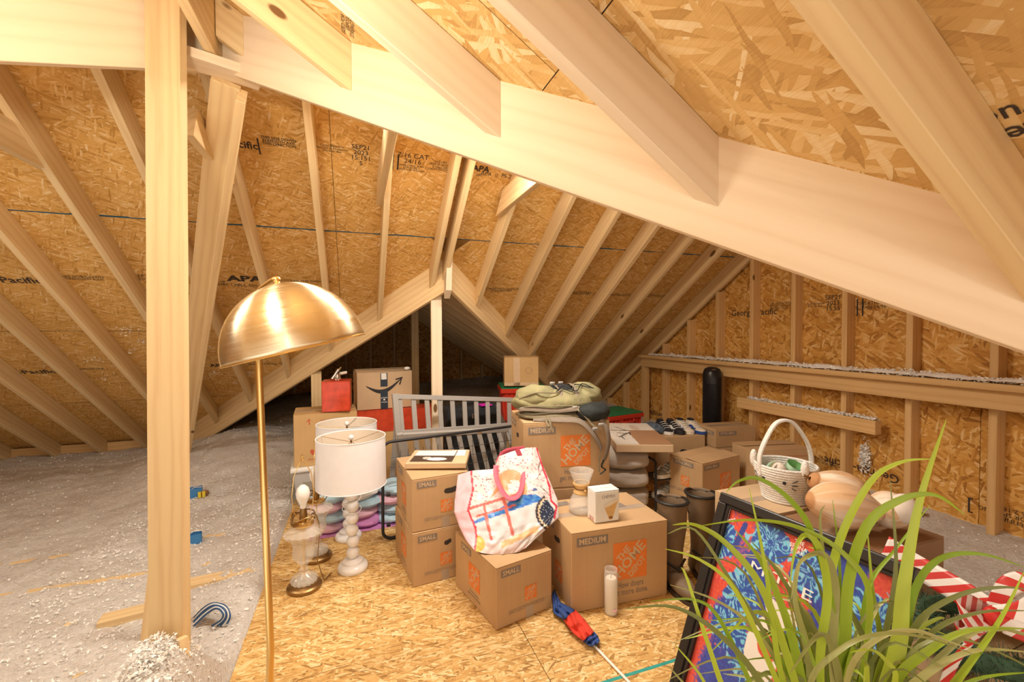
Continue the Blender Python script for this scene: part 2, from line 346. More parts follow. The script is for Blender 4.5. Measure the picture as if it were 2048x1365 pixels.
def insul():
    m, nt, b = newmat('insulation'); L = nt.links; tc = nd(nt, 'ShaderNodeTexCoord')
    n = nd(nt, 'ShaderNodeTexNoise'); setin(n, Scale=55, Detail=6, Roughness=.7); L.new(tc.outputs['Object'], n.inputs['Vector'])
    r = ramp(nt, [(.28, (.60, .54, .48)), (.42, (.82, .78, .74)), (.7, (.95, .94, .92))]); L.new(n.outputs['Fac'], r.inputs[0])
    vo = nd(nt, 'ShaderNodeTexNoise'); setin(vo, Scale=2.2, Detail=4); L.new(tc.outputs['Object'], vo.inputs['Vector'])
    r2 = ramp(nt, [(.3, (.84, .80, .76)), (.65, (1, 1, 1))]); L.new(vo.outputs['Fac'], r2.inputs[0])
    mu = nd(nt, 'ShaderNodeMix', data_type='RGBA', blend_type='MULTIPLY'); mu.inputs['Factor'].default_value = 1; L.new(r.outputs[0], mu.inputs['A']); L.new(r2.outputs[0], mu.inputs['B'])
    L.new(mu.outputs['Result'], b.inputs['Base Color']); b.inputs['Roughness'].default_value = .95; b.inputs['Specular IOR Level'].default_value = .1
    n3 = nd(nt, 'ShaderNodeTexNoise'); setin(n3, Scale=70, Detail=5, Roughness=.65); L.new(tc.outputs['Object'], n3.inputs['Vector'])
    bp = nd(nt, 'ShaderNodeBump'); bp.inputs['Strength'].default_value = .9; bp.inputs['Distance'].default_value = .02; L.new(n3.outputs['Fac'], bp.inputs['Height']); L.new(bp.outputs[0], b.inputs['Normal'])
insul()
plain('fluff', (.93, .91, .88), .95, var=.04)
# ================================================================ the attic shell
T = 2/3; SL = math.sqrt(1+T*T); cT, sT = 1/SL, T/SL
K1 = 4.215          # back slope   z = K1 - T*y      (inside face of the sheathing)
K2 = 2.356          # front slope  z = K2 - T*x      (falls to the right)
RX, RY = -.53, 2.19 # ridge of the front wing / of the main roof
RDX, RDY = .68, 3.42 # peak of the rear wing
ZR = K1 - T*RDY
XW = 3.49; YR = 8.2; XL = -5.0; YF = -2.6
RAF = .168          # plumb depth of a 2x6 rafter
def clip(poly, a, b, c):
    out = []
    for i, p in enumerate(poly):
        q = poly[(i+1) % len(poly)]; dp = a*p[0]+b*p[1]-c; dq = a*q[0]+b*q[1]-c
        if dp <= 0: out.append(p)
        if dp*dq < 0:
            t = dp/(dp-dq); out.append((p[0]+(q[0]-p[0])*t, p[1]+(q[1]-p[1])*t))
    return out
def area(p): return abs(sum(p[i][0]*p[(i+1) % len(p)][1]-p[(i+1) % len(p)][0]*p[i][1] for i in range(len(p))))/2 if len(p) > 2 else 0
def sheets(parent, O, X, Y, u0, u1, vs, clips, mat, du=2.44, gap=.0015, stag=1.22, th=.011, name='osb_sheet'):
    """rows of sheathing in the plane O + u*X + v*Y, each sheet a panel of its own, clipped by half planes (a,b,c)"""
    M = frame_matrix(O, X, Y)
    for r in range(len(vs)-1):
        u = u0 - (stag if r % 2 else 0)
        while u < u1:
            a, b = max(u, u0)+gap, min(u+du, u1)-gap; u += du
            if b-a < .02: continue
            poly = [(a, vs[r]+gap), (b, vs[r]+gap), (b, vs[r+1]-gap), (a, vs[r+1]-gap)]
            for cl in clips:
                poly = clip(poly, *cl)
                if len(poly) < 3: break
            if area(poly) < .004: continue
            o = MB().prism([(p[0], p[1], 0) for p in poly], (0, 0, -th)).build(name, mat, parent); o.matrix_basis = M
def backing(name, polys3, off):
    b = MB()
    for p in polys3: b.prism(p, off)
    return props(b.build(name, 'card_brown'), kind='structure')
def z1(y): return K1-T*y
def z2(x): return K2-T*x
def z3(x): return K2+T*(x-2*RX)
def zm(y): return K2-T*1.65+T*y
def zrr(x): return ZR-T*(x-RDX)
def zrl(x): return ZR+T*(x-RDX)
def P(x, y, f, by='y', e=0): return V((x, y, (f(y) if by == 'y' else f(x))+e))
E1 = 6.3
# ---- back slope of the main roof
e = .016
ceil_back = backing('ceiling_back', [
    [P(XL, RY, z1, e=e), P(XW, RY, z1, e=e), P(XW, RDY, z1, e=e), P(XL, RDY, z1, e=e)],
    [P(XL, RDY, z1, e=e), P(RDX, RDY, z1, e=e), P(4.10-E1, E1, z1, e=e), P(XL, E1, z1, e=e)],
    [P(RDX, RDY, z1, e=e), P(XW, RDY, z1, e=e), P(XW, E1, z1, e=e), P(E1-2.74, E1, z1, e=e)]], (0, 0, .02))
# local u = x, v = slope distance up from y = E1
vy = lambda y: (E1-y)*SL
rows = [vy(6.281), vy(5.296), vy(4.281), vy(3.266), vy(2.251), vy(RY)]
O1 = (0, E1, z1(E1)); X1 = (1, 0, 0); Y1 = (0, -cT, sT)
sheets(ceil_back, O1, X1, Y1, XL, XW, rows[3:], [], 'osb_roof')
sheets(ceil_back, O1, X1, Y1, XL, XW, rows[:4], [(1, -1/SL, 4.10-E1)], 'osb_roof')      # left of the rear wing
sheets(ceil_back, O1, X1, Y1, XL, XW, rows[:4], [(-1, -1/SL, 2.74-E1)], 'osb_roof')     # right of it
def rafter1(xc, y0, mat='wood', t=.019):
    p = []
    for dz in (RAF, 0):
        for (x, far) in ((xc-t, 0), (xc+t, 0), (xc+t, 1), (xc-t, 1)):
            yv = (4.10-x) if x < RDX else (x+2.74)
            y = y0 if not far else min(yv, 6.25)
            p.append((x, y, z1(y)-dz-.001))
    return hexbeam('rafter', ceil_back, p, (0, cT, -sT), mat, ydir=(1, 0, 0))
xs_raf = [-.215+.406*k for k in range(-11, 9)]
for xk in xs_raf:
    if abs(xk-.597) < .01:
        rafter1(.575, RY+.03); rafter1(.664, RY+.03)
    else: rafter1(xk, RY+.03)
rafter1(3.43, RY+.03)
# collar ties beside some of the rafters
for xk, ye in ((-1.453, 2.86), (-.64, 2.90), (.153, 2.92), (.963, 2.94)):
    zt = 2.30; zb = 2.16; ys = max(1.56, (xk+2.72 if xk < RX else 1.65-xk)+.09)
    y_t = (K1-.02-zt)/T
    p = [(xk-.019, ys, zb), (xk+.019, ys, zb), (xk+.019, ye+.06, zb), (xk-.019, ye+.06, zb), (xk-.019, ys+.06, zt), (xk+.019, ys+.06, zt), (xk+.019, y_t, zt), (xk-.019, y_t, zt)]
    hexbeam('collar_tie', ceil_back, p, (0, 1, 0), 'wood', ydir=(1, 0, 0))
# blocking between the rafter feet at the eave
for a, b in zip(xs_raf, xs_raf[1:]):
    if b < -1.9: hexbeam('eave_block', ceil_back, [(a+.02, 6.10, -.02), (b-.02, 6.10, -.02), (b-.02, 6.14, -.02), (a+.02, 6.14, -.02), (a+.02, 6.10, .125), (b-.02, 6.10, .125), (b-.02, 6.14, .10), (a+.02, 6.14, .10)], (1, 0, 0), 'wood_wall')
# valley boards round the mouth of the rear wing
def valley(name, parent, a, b, top, depth, off, mat):
    """board in a vertical plane from plan point a to b; top(x,y) gives its upper edge, off pushes its back face"""
    p = [];
    for dz in (depth, 0):
        for q, o in ((a, 0), (b, 0), (b, 1), (a, 1)):
            x, y = q; p.append((x+off[0]*o, y+off[1]*o, top(x, y)-dz))
    d = (V((b[0], b[1], top(*b)))-V((a[0], a[1], top(*a))))
    return hexbeam(name, parent, p, d, mat, ydir=V((0, 0, 1)).cross(d))
q = .038*.7071
valley('valley_rafter', ceil_back, (RDX-.015, RDY+.015), (-2.1, 6.2), lambda x, y: z1(y)-.001, .265, (q, q), 'wood')
valley('valley_rafter', ceil_back, (RDX+.015, RDY+.015), (3.40, 6.14), lambda x, y: z1(y)-.001, .24, (-q, q), 'wood')
hexbeam('ridge_block', ceil_back, [(.655, 3.36, 1.66), (.700, 3.36, 1.66), (.700, 3.44, 1.60), (.655, 3.44, 1.60), (.655, 3.30, 1.98), (.700, 3.30, 1.98), (.700, 3.44, 1.90), (.655, 3.44, 1.90)], (0, 0, 1), 'wood_pale', ydir=(1, 0, 0))
# chalk lines left on the seams
for y, wd, m in ((3.266, .0045, 'chalk_blue'), (4.281, .002, 'seam_dark'), (5.296, .002, 'seam_dark')):
    for xa, xb in (((XL+.1, XW-.02),) if y < RDY else ((XL+.1, 4.08-y), (y-2.72, XW-.02))):
        pts = []; n = 60
        b = MB()
        for i in range(n):
            x0, x1 = xa+(xb-xa)*i/n, xa+(xb-xa)*(i+1)/n; h = wd*random.uniform(.5, 1.2); o = random.uniform(-.002, .002)
            b.add([(x0, y-h+o, z1(y-h+o)-.0012), (x1, y-h+o, z1(y-h+o)-.0012), (x1, y+h+o, z1(y+h+o)-.0012), (x0, y+h+o, z1(y+h+o)-.0012)], [(0, 1, 2, 3)])
        b.build('chalk_line', m, ceil_back)

# ---- rear wing
ceil_rear = backing('ceiling_rear', [
    [P(RDX, RDY, zrr, 'x', e), P(RDX, YR, zrr, 'x', e), P(XW, YR, zrr, 'x', e), P(XW, XW+2.74, zrr, 'x', e)],
    [P(RDX, RDY, zrl, 'x', e), P(RDX, YR, zrl, 'x', e), P(-2.3, YR, zrl, 'x', e), P(-2.3, 4.10+2.3, zrl, 'x', e)]], (0, 0, .02))
vv = [k*1.22 for k in range(0, 4)]
sheets(ceil_rear, (RDX, 0, ZR), (0, -1, 0), (cT, 0, -sT), -YR, -RDY, [0, .6, 1.82, 3.04, 4.0], [(1, 1/SL, -RDY)], 'osb_roof')
sheets(ceil_rear, (RDX, 0, ZR), (0, 1, 0), (-cT, 0, -sT), RDY, YR, [0, .6, 1.82, 3.04, 3.8], [(-1, 1/SL, -RDY)], 'osb_roof')
for k in range(11):
    yk = 3.75+.406*k
    if yk > YR-.05: break
    xe = min(yk-2.74-.06, 3.42)
    if xe > RDX+.1:
        p = [(x, y, zrr(x)-dz-.001) for dz in (RAF, 0) for x, y in ((RDX+.02, yk-.019), (xe, yk-.019), (xe, yk+.019), (RDX+.02, yk+.019))]
        hexbeam('rafter', ceil_rear, p, (cT, 0, -sT), 'wood', ydir=(0, 1, 0))
        xl = max(4.10-yk+.06, -2.2)
        p = [(x, y, zrl(x)-dz-.001) for dz in (RAF, 0) for x, y in ((RDX-.02, yk-.019), (xl, yk-.019), (xl, yk+.019), (RDX-.02, yk+.019))]
        hexbeam('rafter', ceil_rear, p, (-cT, 0, -sT), 'wood', ydir=(0, 1, 0))
beam('ridge_board', ceil_rear, (RDX, RDY+.06, ZR-.14), (RDX, YR-.02, ZR-.14), .036, .235, 'wood')
wall_back = props(MB().box(-2.6, XW+.1, YR+.012, YR+.05, -.2, 2.1).build('wall_back', 'card_brown'), kind='structure')
sheets(wall_back, (0, YR, 0), (1, 0, 0), (0, 0, 1), -2.6, XW+.1, [-.2, 1.02, 2.05], [(T, 1, ZR+T*RDX), (-T, 1, ZR-T*RDX)], 'osb_wall')
for k in range(15):
    x = -2.2+.406*k; zt = min(zrr(x), zrl(x))-RAF
    if zt > .1: hexbeam('stud', wall_back, [(x+dx, y, z) for z in (0.0, zt) for dx, y in ((-.019, YR-.089), (.019, YR-.089), (.019, YR), (-.019, YR))], (0, 0, 1), 'wood', ydir=(1, 0, 0))

# ---- front wing: two slopes meeting over the camera
VX = 2.35
ceil_front = backing('ceiling_front', [[P(RX, RY, z2, 'x', e), P(RX, YF, z2, 'x', e), P(VX, YF, z2, 'x', e), P(VX, 1.65-VX, z2, 'x', e)]], (0, 0, .02))
xs = onp(1105, 155, (T, 0, 1), K2).x   # a sheet seam seen there
ux = lambda x: (x-RX)*SL
rw = [ux(xs)-1.22*2, ux(xs)-1.22, ux(xs), ux(xs)+1.22, ux(xs)+2.44, ux(xs)+3.66]
rw = [0]+[r for r in rw if r > .01]
sheets(ceil_front, (RX, 0, K2-T*RX), (0, 1, 0), (cT, 0, -sT), YF, RY, rw, [(1, 1/SL, 1.65-RX), (0, 1, ux(VX))], 'osb_near')
for k in range(13):
    yk = 1.652-.4105*k+.41+.019
    if yk < YF+.1: break
    xe = [1.65-(yk-.019), 1.65-(yk+.019)]
    xe = [min(v, VX) for v in xe]
    if xe[1] < RX+.05: continue
    p = []
    for dz in (RAF, 0):
        for x, y in ((RX+.02, yk-.019), (xe[0], yk-.019), (xe[1], yk+.019), (RX+.02, yk+.019)): p.append((x, y, z2(x)-dz-.001))
    hexbeam('rafter', ceil_front, p, (cT, 0, -sT), 'wood_pale' if k in (2, 3) else 'wood', ydir=(0, 1, 0))
valley('valley_rafter', ceil_front, (RX+.005, 1.65-RX-.005), (VX, 1.65-VX), lambda x, y: z2(x)-.001, .256, (q, q), 'wood_pale')
beam('ridge_board', ceil_front, (RX, YF, z2(RX)-.14), (RX, RY-.03, z2(RX)-.14), .036, .235, 'wood')
ceil_left = backing('ceiling_left', [[P(RX, RY, z3, 'x', e), P(RX, YF, z3, 'x', e), P(-4.6, YF, z3, 'x', e), P(-4.6, -4.6+2.72, z3, 'x', e)]], (0, 0, .02))
sheets(ceil_left, (RX, 0, K2-T*RX), (0, -1, 0), (-cT, 0, -sT), -RY, -YF, [0, 1.22, 2.44, 3.66, 4.88], [(-1, 1/SL, 2.72+RX-.0)], 'osb_near')
for k in range(13):
    yk = .80-.4105*k+.019
    if yk < YF+.1: break
    xe = max(yk-2.72, -4.5)
    p = [(x, y, z3(x)-dz-.001) for dz in (RAF, 0) for x, y in ((RX-.02, yk-.019), (xe, yk-.019), (xe, yk+.019), (RX-.02, yk+.019))]
    hexbeam('rafter', ceil_left, p, (-cT, 0, -sT), 'wood', ydir=(0, 1, 0))
valley('valley_rafter', ceil_left, (RX-.03, RX-.03+2.72), (-3.6, -3.6+2.72), lambda x, y: z3(x)-.001, .258, (-q, q), 'wood_pale')
# ---- near slope of the main roof behind the valleys
ceil_main = backing('ceiling_main', [
    [P(RX, RY, zm, e=e), P(XW, RY, zm, e=e), P(XW, 1.65-XW, zm, e=e)],
    [P(RX, RY, zm, e=e), P(XL, RY, zm, e=e), P(XL, XL+2.72, zm, e=e)]], (0, 0, .02))
ym = lambda y: (RY-y)*SL
for cl in ((-1, 1/SL, RY-1.65), (1, 1/SL, RY-2.72)):
    sheets(ceil_main, (0, RY, zm(RY)), (-1, 0, 0), (0, -cT, -sT), -XW, -XL, [0, 1.22, 2.44, 3.66, 4.88, 6.1], [(-cl[0], cl[1], cl[2])], 'osb_roof')
for xk in xs_raf:
    if xk > 3.3: continue
    yv = (1.65-xk+.06) if xk > RX else (xk+2.72+.06)
    if yv < RY-.2:
        p = [(x, y, zm(y)-dz-.001) for dz in (RAF, 0) for x, y in ((xk-.019, RY-.03), (xk+.019, RY-.03), (xk+.019, yv), (xk-.019, yv))]
        hexbeam('rafter', ceil_main, p, (0, -cT, -sT), 'wood', ydir=(1, 0, 0))
for xa, xb in ((XL, RX-.06), (RX+.06, 3.4)): beam('ridge_board', ceil_main, (xa, RY, zm(RY)-.14), (xb, RY, zm(RY)-.14), .036, .235, 'wood')

# ---- right gable wall
wall_right = props(MB().prism([(XW+.012, YF+2, -.3), (XW+.012, 6.4, -.3), (XW+.012, RY, z1(RY)+.02), (XW+.012, YF+2, .25)], (.03, 0, 0)).build('wall_right', 'card_brown'), kind='structure')
sheets(wall_right, (XW, 0, 0), (0, -1, 0), (0, 0, 1), -6.4, 1.4, [-.3, .91, 2.13, 2.76], [(-T, 1, K1), (T, 1, K2-T*1.65)], 'osb_wall')
def wallhex(name, y0, y1, z0, z1_, x0, x1, mat='wood_wall', g=(0, 0, 1), parent=None):
    gy = (1, 0, 0) if g[2] else (0, 0, 1)
    return hexbeam(name, parent or wall_right, [(x, y, z) for z in (z0, z1_) for x, y in ((x0, y0), (x1, y0), (x1, y1), (x0, y1))], g, mat, ydir=gy)
for k in range(-5, 11):
    y = 1.45+.406*k
    zt = min(z1(y)-RAF, zm(y-.038)-RAF)-.005
    if zt > .05: wallhex('stud', y-.038, y, -.25, zt, 3.40, XW)
wallhex('wall_plate', -.6, 4.62, 1.005, 1.043, 3.285, 3.399, g=(0, 1, 0))
wallhex('ledger', -.6, 4.60, .895, 1.004, 3.325, 3.363, g=(0, 1, 0))
wallhex('stud', 4.53, 4.57, -.05, .893, 3.325, 3.399)
wallhex('nailing_block', 1.99, 3.15, .618, .715, 3.335, 3.399, g=(0, 1, 0))
wall_left = props(MB().prism([(XL-.012, -1.9, -.3), (XL-.012, 6.4, -.3), (XL-.012, RY, z1(RY)+.02)], (-.03, 0, 0)).build('wall_left', 'card_brown'), kind='structure')
sheets(wall_left, (XL, 0, 0), (0, 1, 0), (0, 0, 1), -1.9, 6.4, [-.3, .91, 2.13, 2.76], [(T, 1, K1), (-T, 1, K2-T*1.65)], 'osb_wall')

# ---- floor deck
floor = props(MB().box(-.478, 2.46, YF, 4.22, -.24, -.0195).build('floor', 'wood_dark'), kind='structure')
for xa, xb, ys in ((-.478, .684, (YF, -2.0, .44, 2.88, 4.22)), (.687, 1.905, (YF, -1.0, 1.44, 3.88, 4.22)), (1.908, 2.46, (YF, .2, 2.6, 4.22))):
    for a, b in zip(ys, ys[1:]):
        o = MB().box(xa, xb, a+.0015, b-.0015, -.0185, 0).build('osb_sheet', 'osb_floor', floor)
MB().box(.687, 1.905, 1.432, 1.446, 0, .0006).build('painted_edge_line', 'paint_teal', floor)
for y0 in (2.60, 3.01, 3.42, 2.19):
    beam('joist', floor, (-3.2, y0, -.13), (-.48, y0, -.13), .038, .235, 'wood', up=(0, 0, 1))
beam('joist', floor, (-.95, 2.745, .0), (-.48, 2.785, .005), .09, .036, 'wood')

# ---- free standing props of the roof
post = beam('support_post', None, atd(340, 1305, 1.60), atd(331, -60, 1.62), .128, .038, 'wood', up=CF)
props(post, 'pale wooden 2x6 post rising from the insulation heap beside the brass floor lamp', 'post')
g = thing('slanted_brace', 'doubled wooden brace leaning under the block where the two valley beams meet', 'brace')
bt = V((RX+.03, RY-.03, 2.395)); bb = V((-1.66, 5.2, .12))
dv = (bt-bb).normalized(); sd = V((1, 0, 0)) - dv*dv.x; sd.normalize(); fr = dv.cross(sd)
if fr.y > 0: fr = -fr
beam('brace_board', g, bb, bt, .105, .038, 'wood', up=fr)
o2 = sd*.062+fr*.035
beam('brace_board', g, bb+o2, bt+o2-dv*.01, .036, .10, 'wood', up=fr)
blk = beam('bearing_block', g, bt+V((-.16, -.10, .035)), bt+V((.13, .0, .03)), .11, .038, 'wood_pale', up=(0, 0, 1))
for (x, y, zt, wd, lab) in ((-.36, 4.53, .97, .09, 'short wooden stud under the valley board behind the red gift box'), (.612, 3.56, 1.66, .086, 'pale wooden post under the peak of the rear wing behind the grey crib rail'), (.68, 5.5, 1.66, .085, 'wooden post under the rear ridge next to the smiling-arrow box')):
    o = beam('support_post', None, (x, y, -.2), (x, y, zt), wd, .038 if y < 5 else .089, 'wood_pale' if y < 3.7 else 'wood', up=(0, 1, 0)); props(o, lab, 'post')

# ---- ceramic holders out of the frame: the bare bulb and the added fill light
for i, (b, lab) in enumerate(((BULB, 'white ceramic bulb holder hanging under the ridge by the valleys'), (BULB_FILL, 'white ceramic holder added with the unseen fill light, further from the valleys'))):
    g = thing('bulb_holder', lab, 'light fixture', (b.x, b.y, b.z))
    MB().lathe([(.02, .07), (.035, .09), (.05, .11), (.055, .13), (.02, .135)], 20).build('holder', 'white_gloss', g, True)
    MB().tube([(0, 0, .13), (0, 0, 2.45-b.z)], .008, 8).build('drop_cord', 'wire_white', g)

# ---- fill lights added under the main ridge, hidden behind the valley boards
for (xa, xb, pw, lab) in ((.05, 1.35, 44, 'unseen white strip added for fill light under the main ridge on the gable side'), (-2.6, -1.3, 24, 'unseen white strip added for fill light under the main ridge on the insulation side')):
    xm = (xa+xb)/2; g = thing('fill_strip', lab, 'light fixture', (xm, 2.07, 2.40))
    MB().box(xa-xm, xb-xm, -.06, .06, .01, .05).build('housing', 'white_plastic', g, bevel=.006)
    for x in (xa-xm+.1, xb-xm-.1): MB().tube([(x, 0, .05), (x, .05, .17)], .003, 6).build('hanger', 'chrome', g)
    l = bpy.data.lights.new('fill_strip_light', 'AREA'); l.shape = 'RECTANGLE'; l.size = xb-xa-.04; l.size_y = .10; l.energy = pw; l.color = (1, .92, .80)
    o = bpy.data.objects.new('fill_strip_light', l); COL.objects.link(o); o.parent = g; o.location = (0, 0, .005)

# ---- blown insulation
def sstep(a, b, x):
    t = max(0, min(1, (x-a)/(b-a))); return t*t*(3-2*t)
def ga(x, y, cx, cy, r): return math.exp(-((x-cx)**2+(y-cy)**2)/(r*r))
def ins(x, y, fine=True):
    p = V((x, y, 0))
    h = -.012+.02*noise.noise(p*1.3)
    rear = sstep(3.9, 5.4, y)*sstep(-2.4, -.9, x)
    h += rear*(.30+.10*noise.noise(p*.9+V((5, 1, 0)))) + .12*sstep(5.6, 7, y)*sstep(-.4, .8, x) + .06*ga(x, y, -1.05, 5.0, .7)
    h += .05*sstep(3.5, 6.0, y)*(1-rear)
    if x > 2.3: h += sstep(2.42, 2.8, x)*(.13+.05*sstep(2.9, 3.4, x))*(1-rear)
    h += .25*ga(x, y, -.66, 1.84, .17)+.14*ga(x, y, -.64, 1.64, .15)+.05*ga(x, y, -.9, 1.4, .4)
    if x < 2.2 and y < 4.1: h += .035*sstep(-.95, -.6, x)*sstep(2.0, 2.5, y)
    if fine: h += .016*noise.noise(p*9)+.012*noise.noise(p*23)+.006*noise.noise(p*51)
    # flush with the deck's edge, below the deck itself
    if -.56 < x < 2.5 and y < 4.3:
        inside = max(-.478-x, x-2.46, y-4.22)
        if inside < .10: h = min(h, -.03+max(0, inside)*2.6)
    return h
b = MB(); nx, ny = 300, 290; X0, X1_, Y0, Y1_ = -5, XW-.002, .5, YR
b.grid(nx, ny, lambda u, v: (lambda x, y: (x, y, ins(x, y)))(X0+(X1_-X0)*u, Y0+(Y1_-Y0)*v))
insu = props(b.build('blown_insulation', 'insulation', None, 'all'), 'fluffy white blown-in insulation covering the joists around the floor deck', 'insulation', kind='stuff')
def flakes(name, spots, label, size=(.006, .016), mat='fluff'):
    b = MB()
    for p in spots:
        r = random.uniform(*size); a = [V((random.gauss(0, 1), random.gauss(0, 1), random.gauss(0, .7))).normalized()*r*random.uniform(.6, 1.3) for _ in range(5)]
        b.add([V(p)+q for q in a], [(0, 1, 2), (0, 2, 3), (0, 3, 4), (1, 2, 4), (2, 3, 4), (0, 4, 1)])
    return props(b.build(name, mat, None, False), label, 'insulation', kind='stuff')
sp = []
while len(sp) < 9000:
    x, y = random.uniform(-4.2, -.5), random.uniform(.9, 6)
    if random.random() < .55: x, y = random.uniform(-1.6, -.5), random.uniform(1.2, 4.5)
    sp.append((x, y, ins(x, y, False)+random.uniform(0, .012)))
for _ in range(1500):
    x, y = random.uniform(2.5, 3.35), random.uniform(.6, 4.8); sp.append((x, y, ins(x, y, False)+random.uniform(0, .012)))
for _ in range(900):
    r = abs(random.gauss(0, .09)); a = random.uniform(0, 2*PI); x, y = -.66+r*math.cos(a), 1.74+r*1.3*math.sin(a)
    if x < -.5: sp.append((x, y, ins(x, y, False)+random.uniform(0, .03)))
flakes('insulation_fluff', sp, 'loose tufts lying on the blown-in insulation', (.003, .010))
sp = []
for _ in range(2200):
    y = random.uniform(.3, 4.45); h = .045*(.5+.5*noise.noise(V((y*3, 0, 3))))*(.4 if y > 4.1 else 1)+.006
    x = random.uniform(3.295, 3.397); sp.append((x, y, 1.046+random.uniform(0, h)*(1 if x > 3.31 else .4)))
for _ in range(500):
    y = random.uniform(2.0, 3.05); sp.append((random.uniform(3.34, 3.397), y, .718+random.uniform(0, .016)))
for _ in range(420): sp.append((3.47+random.uniform(-.025, .01), 2.13+random.gauss(0, .018), .42+random.gauss(0, .05)))
fluff_heap = MB()
for (ya, yb, xa, xb, zt, hh) in ((.3, 4.4, 3.29, 3.398, 1.044, .042), (2.0, 3.05, 3.34, 3.398, .716, .014)):
    fluff_heap.grid(260, 8, lambda u, v: (xa+(xb-xa)*v, ya+(yb-ya)*u, zt+max(0, hh*(.55+.6*noise.noise(V((u*22*(yb-ya)/4, v, 3))))*math.sin(PI*(.08+.84*v))**.6*(1-u**8)+.010*noise.noise(V((u*90*(yb-ya)/2, v*8, 1))))))
props(fluff_heap.build('ledge_insulation', 'fluff', None, 'all'), 'white insulation drifted along the top of the wall ledge', 'insulation', kind='stuff')
flakes('ledge_fluff', sp, 'insulation tufts caught on the wall ledge and the nailing block', (.005, .013))
sp = []
for (px, py, n, s) in [(1100, 737, 90, .028), (1095, 690, 0, .02), (250, 657, 30, .03), (283, 680, 16, .02), (195, 717, 18, .03), (415, 695, 14, .02), (405, 732, 14, .02), (427, 745, 16, .02), (498, 745, 22, .02), (205, 755, 8, .015), (258, 700, 12, .02), (470, 762, 8, .015)]:
    c = onp(px, py, (0, T, 1), K1-.02)
    for _ in range(n): sp.append(c+V((random.gauss(0, s), random.gauss(0, s*.5), random.gauss(0, s*.6)-.01)))
for c in (V((1.845, 4.55, 1.08)), V((2.23, 4.93, .86))):
    for _ in range(90): sp.append(c+V((random.gauss(0, .02), random.gauss(0, .02)-.02, random.gauss(0, .035))))
flakes('rafter_fluff', sp, 'insulation tufts clinging to the back roof slope', (.004, .010))

# ---- stamps printed on the sheathing
M1 = lambda px, py: frame_matrix(onp(px, py, (0, T, 1), K1-.0022), X1, Y1)
def stamp1(px, py, s, size, **k): letter(ceil_back, s, size, M1(px, py), 'ink_osb', **k)
for s_, px, py, sz, kw in [
    ('Georgia-Pacific', 516, 293, .062, dict(align='RIGHT', bold=.02)), ('|', 517, 290, .11, {}), ('THIS SIDE DOWN\nSTRENGTH AXIS\nTHIS DIRECTION', 558, 284, .022, dict(bold=.015)), ('Cette Direction\nSens de la Resistance\nFace en Bas', 665, 297, .020, {}),
    ('SEP21\n2023\n15:151\nS', 722, 311, .042, dict(bold=.005)), ('||', 791, 321, .12, {}), ('7/16 CAT\n24/16', 826, 318, .046, {}), ('SHEATHING SPAN\nEXPOSURE 1\nSIZED FOR SPACING', 823, 336, .018, {}), ('11.0 MM\n1R24/2F16/W24\nCAN/CSA\nCONSTRUCTION', 880, 332, .022, {}),
    ('APA', 962, 338, .06, dict(bold=.03)), ('300', 958, 350, .03, {}), ('APA  ||  PS 2-18', 1000, 351, .04, {}),
    ('APA', 490, 558, .085, dict(bold=.04, width=.24)), ('MILL 500', 492, 571, .04, {}), ('PS 2-18\nEXPOSURE 1', 434, 566, .035, {}), ('STRENGTH AXIS THIS DIRECTION', 600, 562, .03, {}),
    ('Georgia-Pacific', 84, 562, .085, dict(align='RIGHT', bold=.02)), ('THIS SIDE DOWN\nSTRENGTH AXIS', 165, 556, .03, {}), ('SEP21\n2023', 288, 555, .04, {}), ('CONSTRUCTION SHEATHING\nSPAN RATED', 1003, 580, .034, {}), ('[SIZED]', 1160, 586, .06, {}), ('PS 2-18', 1188, 588, .05, {}), ('CONSTRUCTION', 1240, 590, .045, {}), ('EXPOSURE 1', 1320, 592, .05, {}),
    ('Georgia-Pacific', 110, 743, .085, dict(align='RIGHT', bold=.02)), ('EXPOSURE 1', 185, 738, .04, {}), ('APA', 436, 731, .07, dict(bold=.03)), ('SHEATHING SPAN', 540, 728, .045, {})]:
    stamp1(px, py, s_, sz, **kw)
MW = lambda px, py, r=0: frame_matrix(onx(px, py, XW-.0015), (0, -1, 0), (0, 0, 1)) @ Matrix.Rotation(r, 4, 'Z')
for s_, px, py, sz, r, kw in [
    ('Georgia-Pacific', 1506, 625, .082, 0, dict(bold=.01)), ('THIS SIDE DOWN\nSTRENGTH AXIS\nDIRECTION', 1560, 612, .026, 0, {}), ('Cette Direction\nFace en Bas', 1630, 610, .024, 0, {}), ('SEP21\n2023\n15:55', 1666, 606, .05, 0, dict(bold=.01)), ('||', 1720, 612, .14, 0, {}), ('SHEATHING\nSPAN 24/16', 1745, 610, .035, 0, {}),
    ('Georgia-Pacific', 1718, 938, .085, PI, dict(bold=.01)), ('THIS SIDE DOWN\nSTRENGTH AXIS', 1645, 922, .03, PI, {}), ('Georgia', 1314, 829, .08, PI, dict(bold=.01)), ('CERTIFIED\nSIZED FOR SPACING\nPS 2-18', 2032, 1035, .035, PI, {}), ('[   ]', 1965, 1020, .1, PI, {}), ('PS 2\nAPA', 1396, 856, .05, PI, {}), ('THIS SIDE DOWN', 1360, 838, .03, PI, {})]:
    letter(wall_right, s_, sz, MW(px, py, r), 'ink_osb', **kw)
M2 = lambda px, py, r=0: frame_matrix(onp(px, py, (T, 0, 1), K2-.0022), (0, -1, 0), (-cT, 0, sT)) @ Matrix.Rotation(r, 4, 'Z')
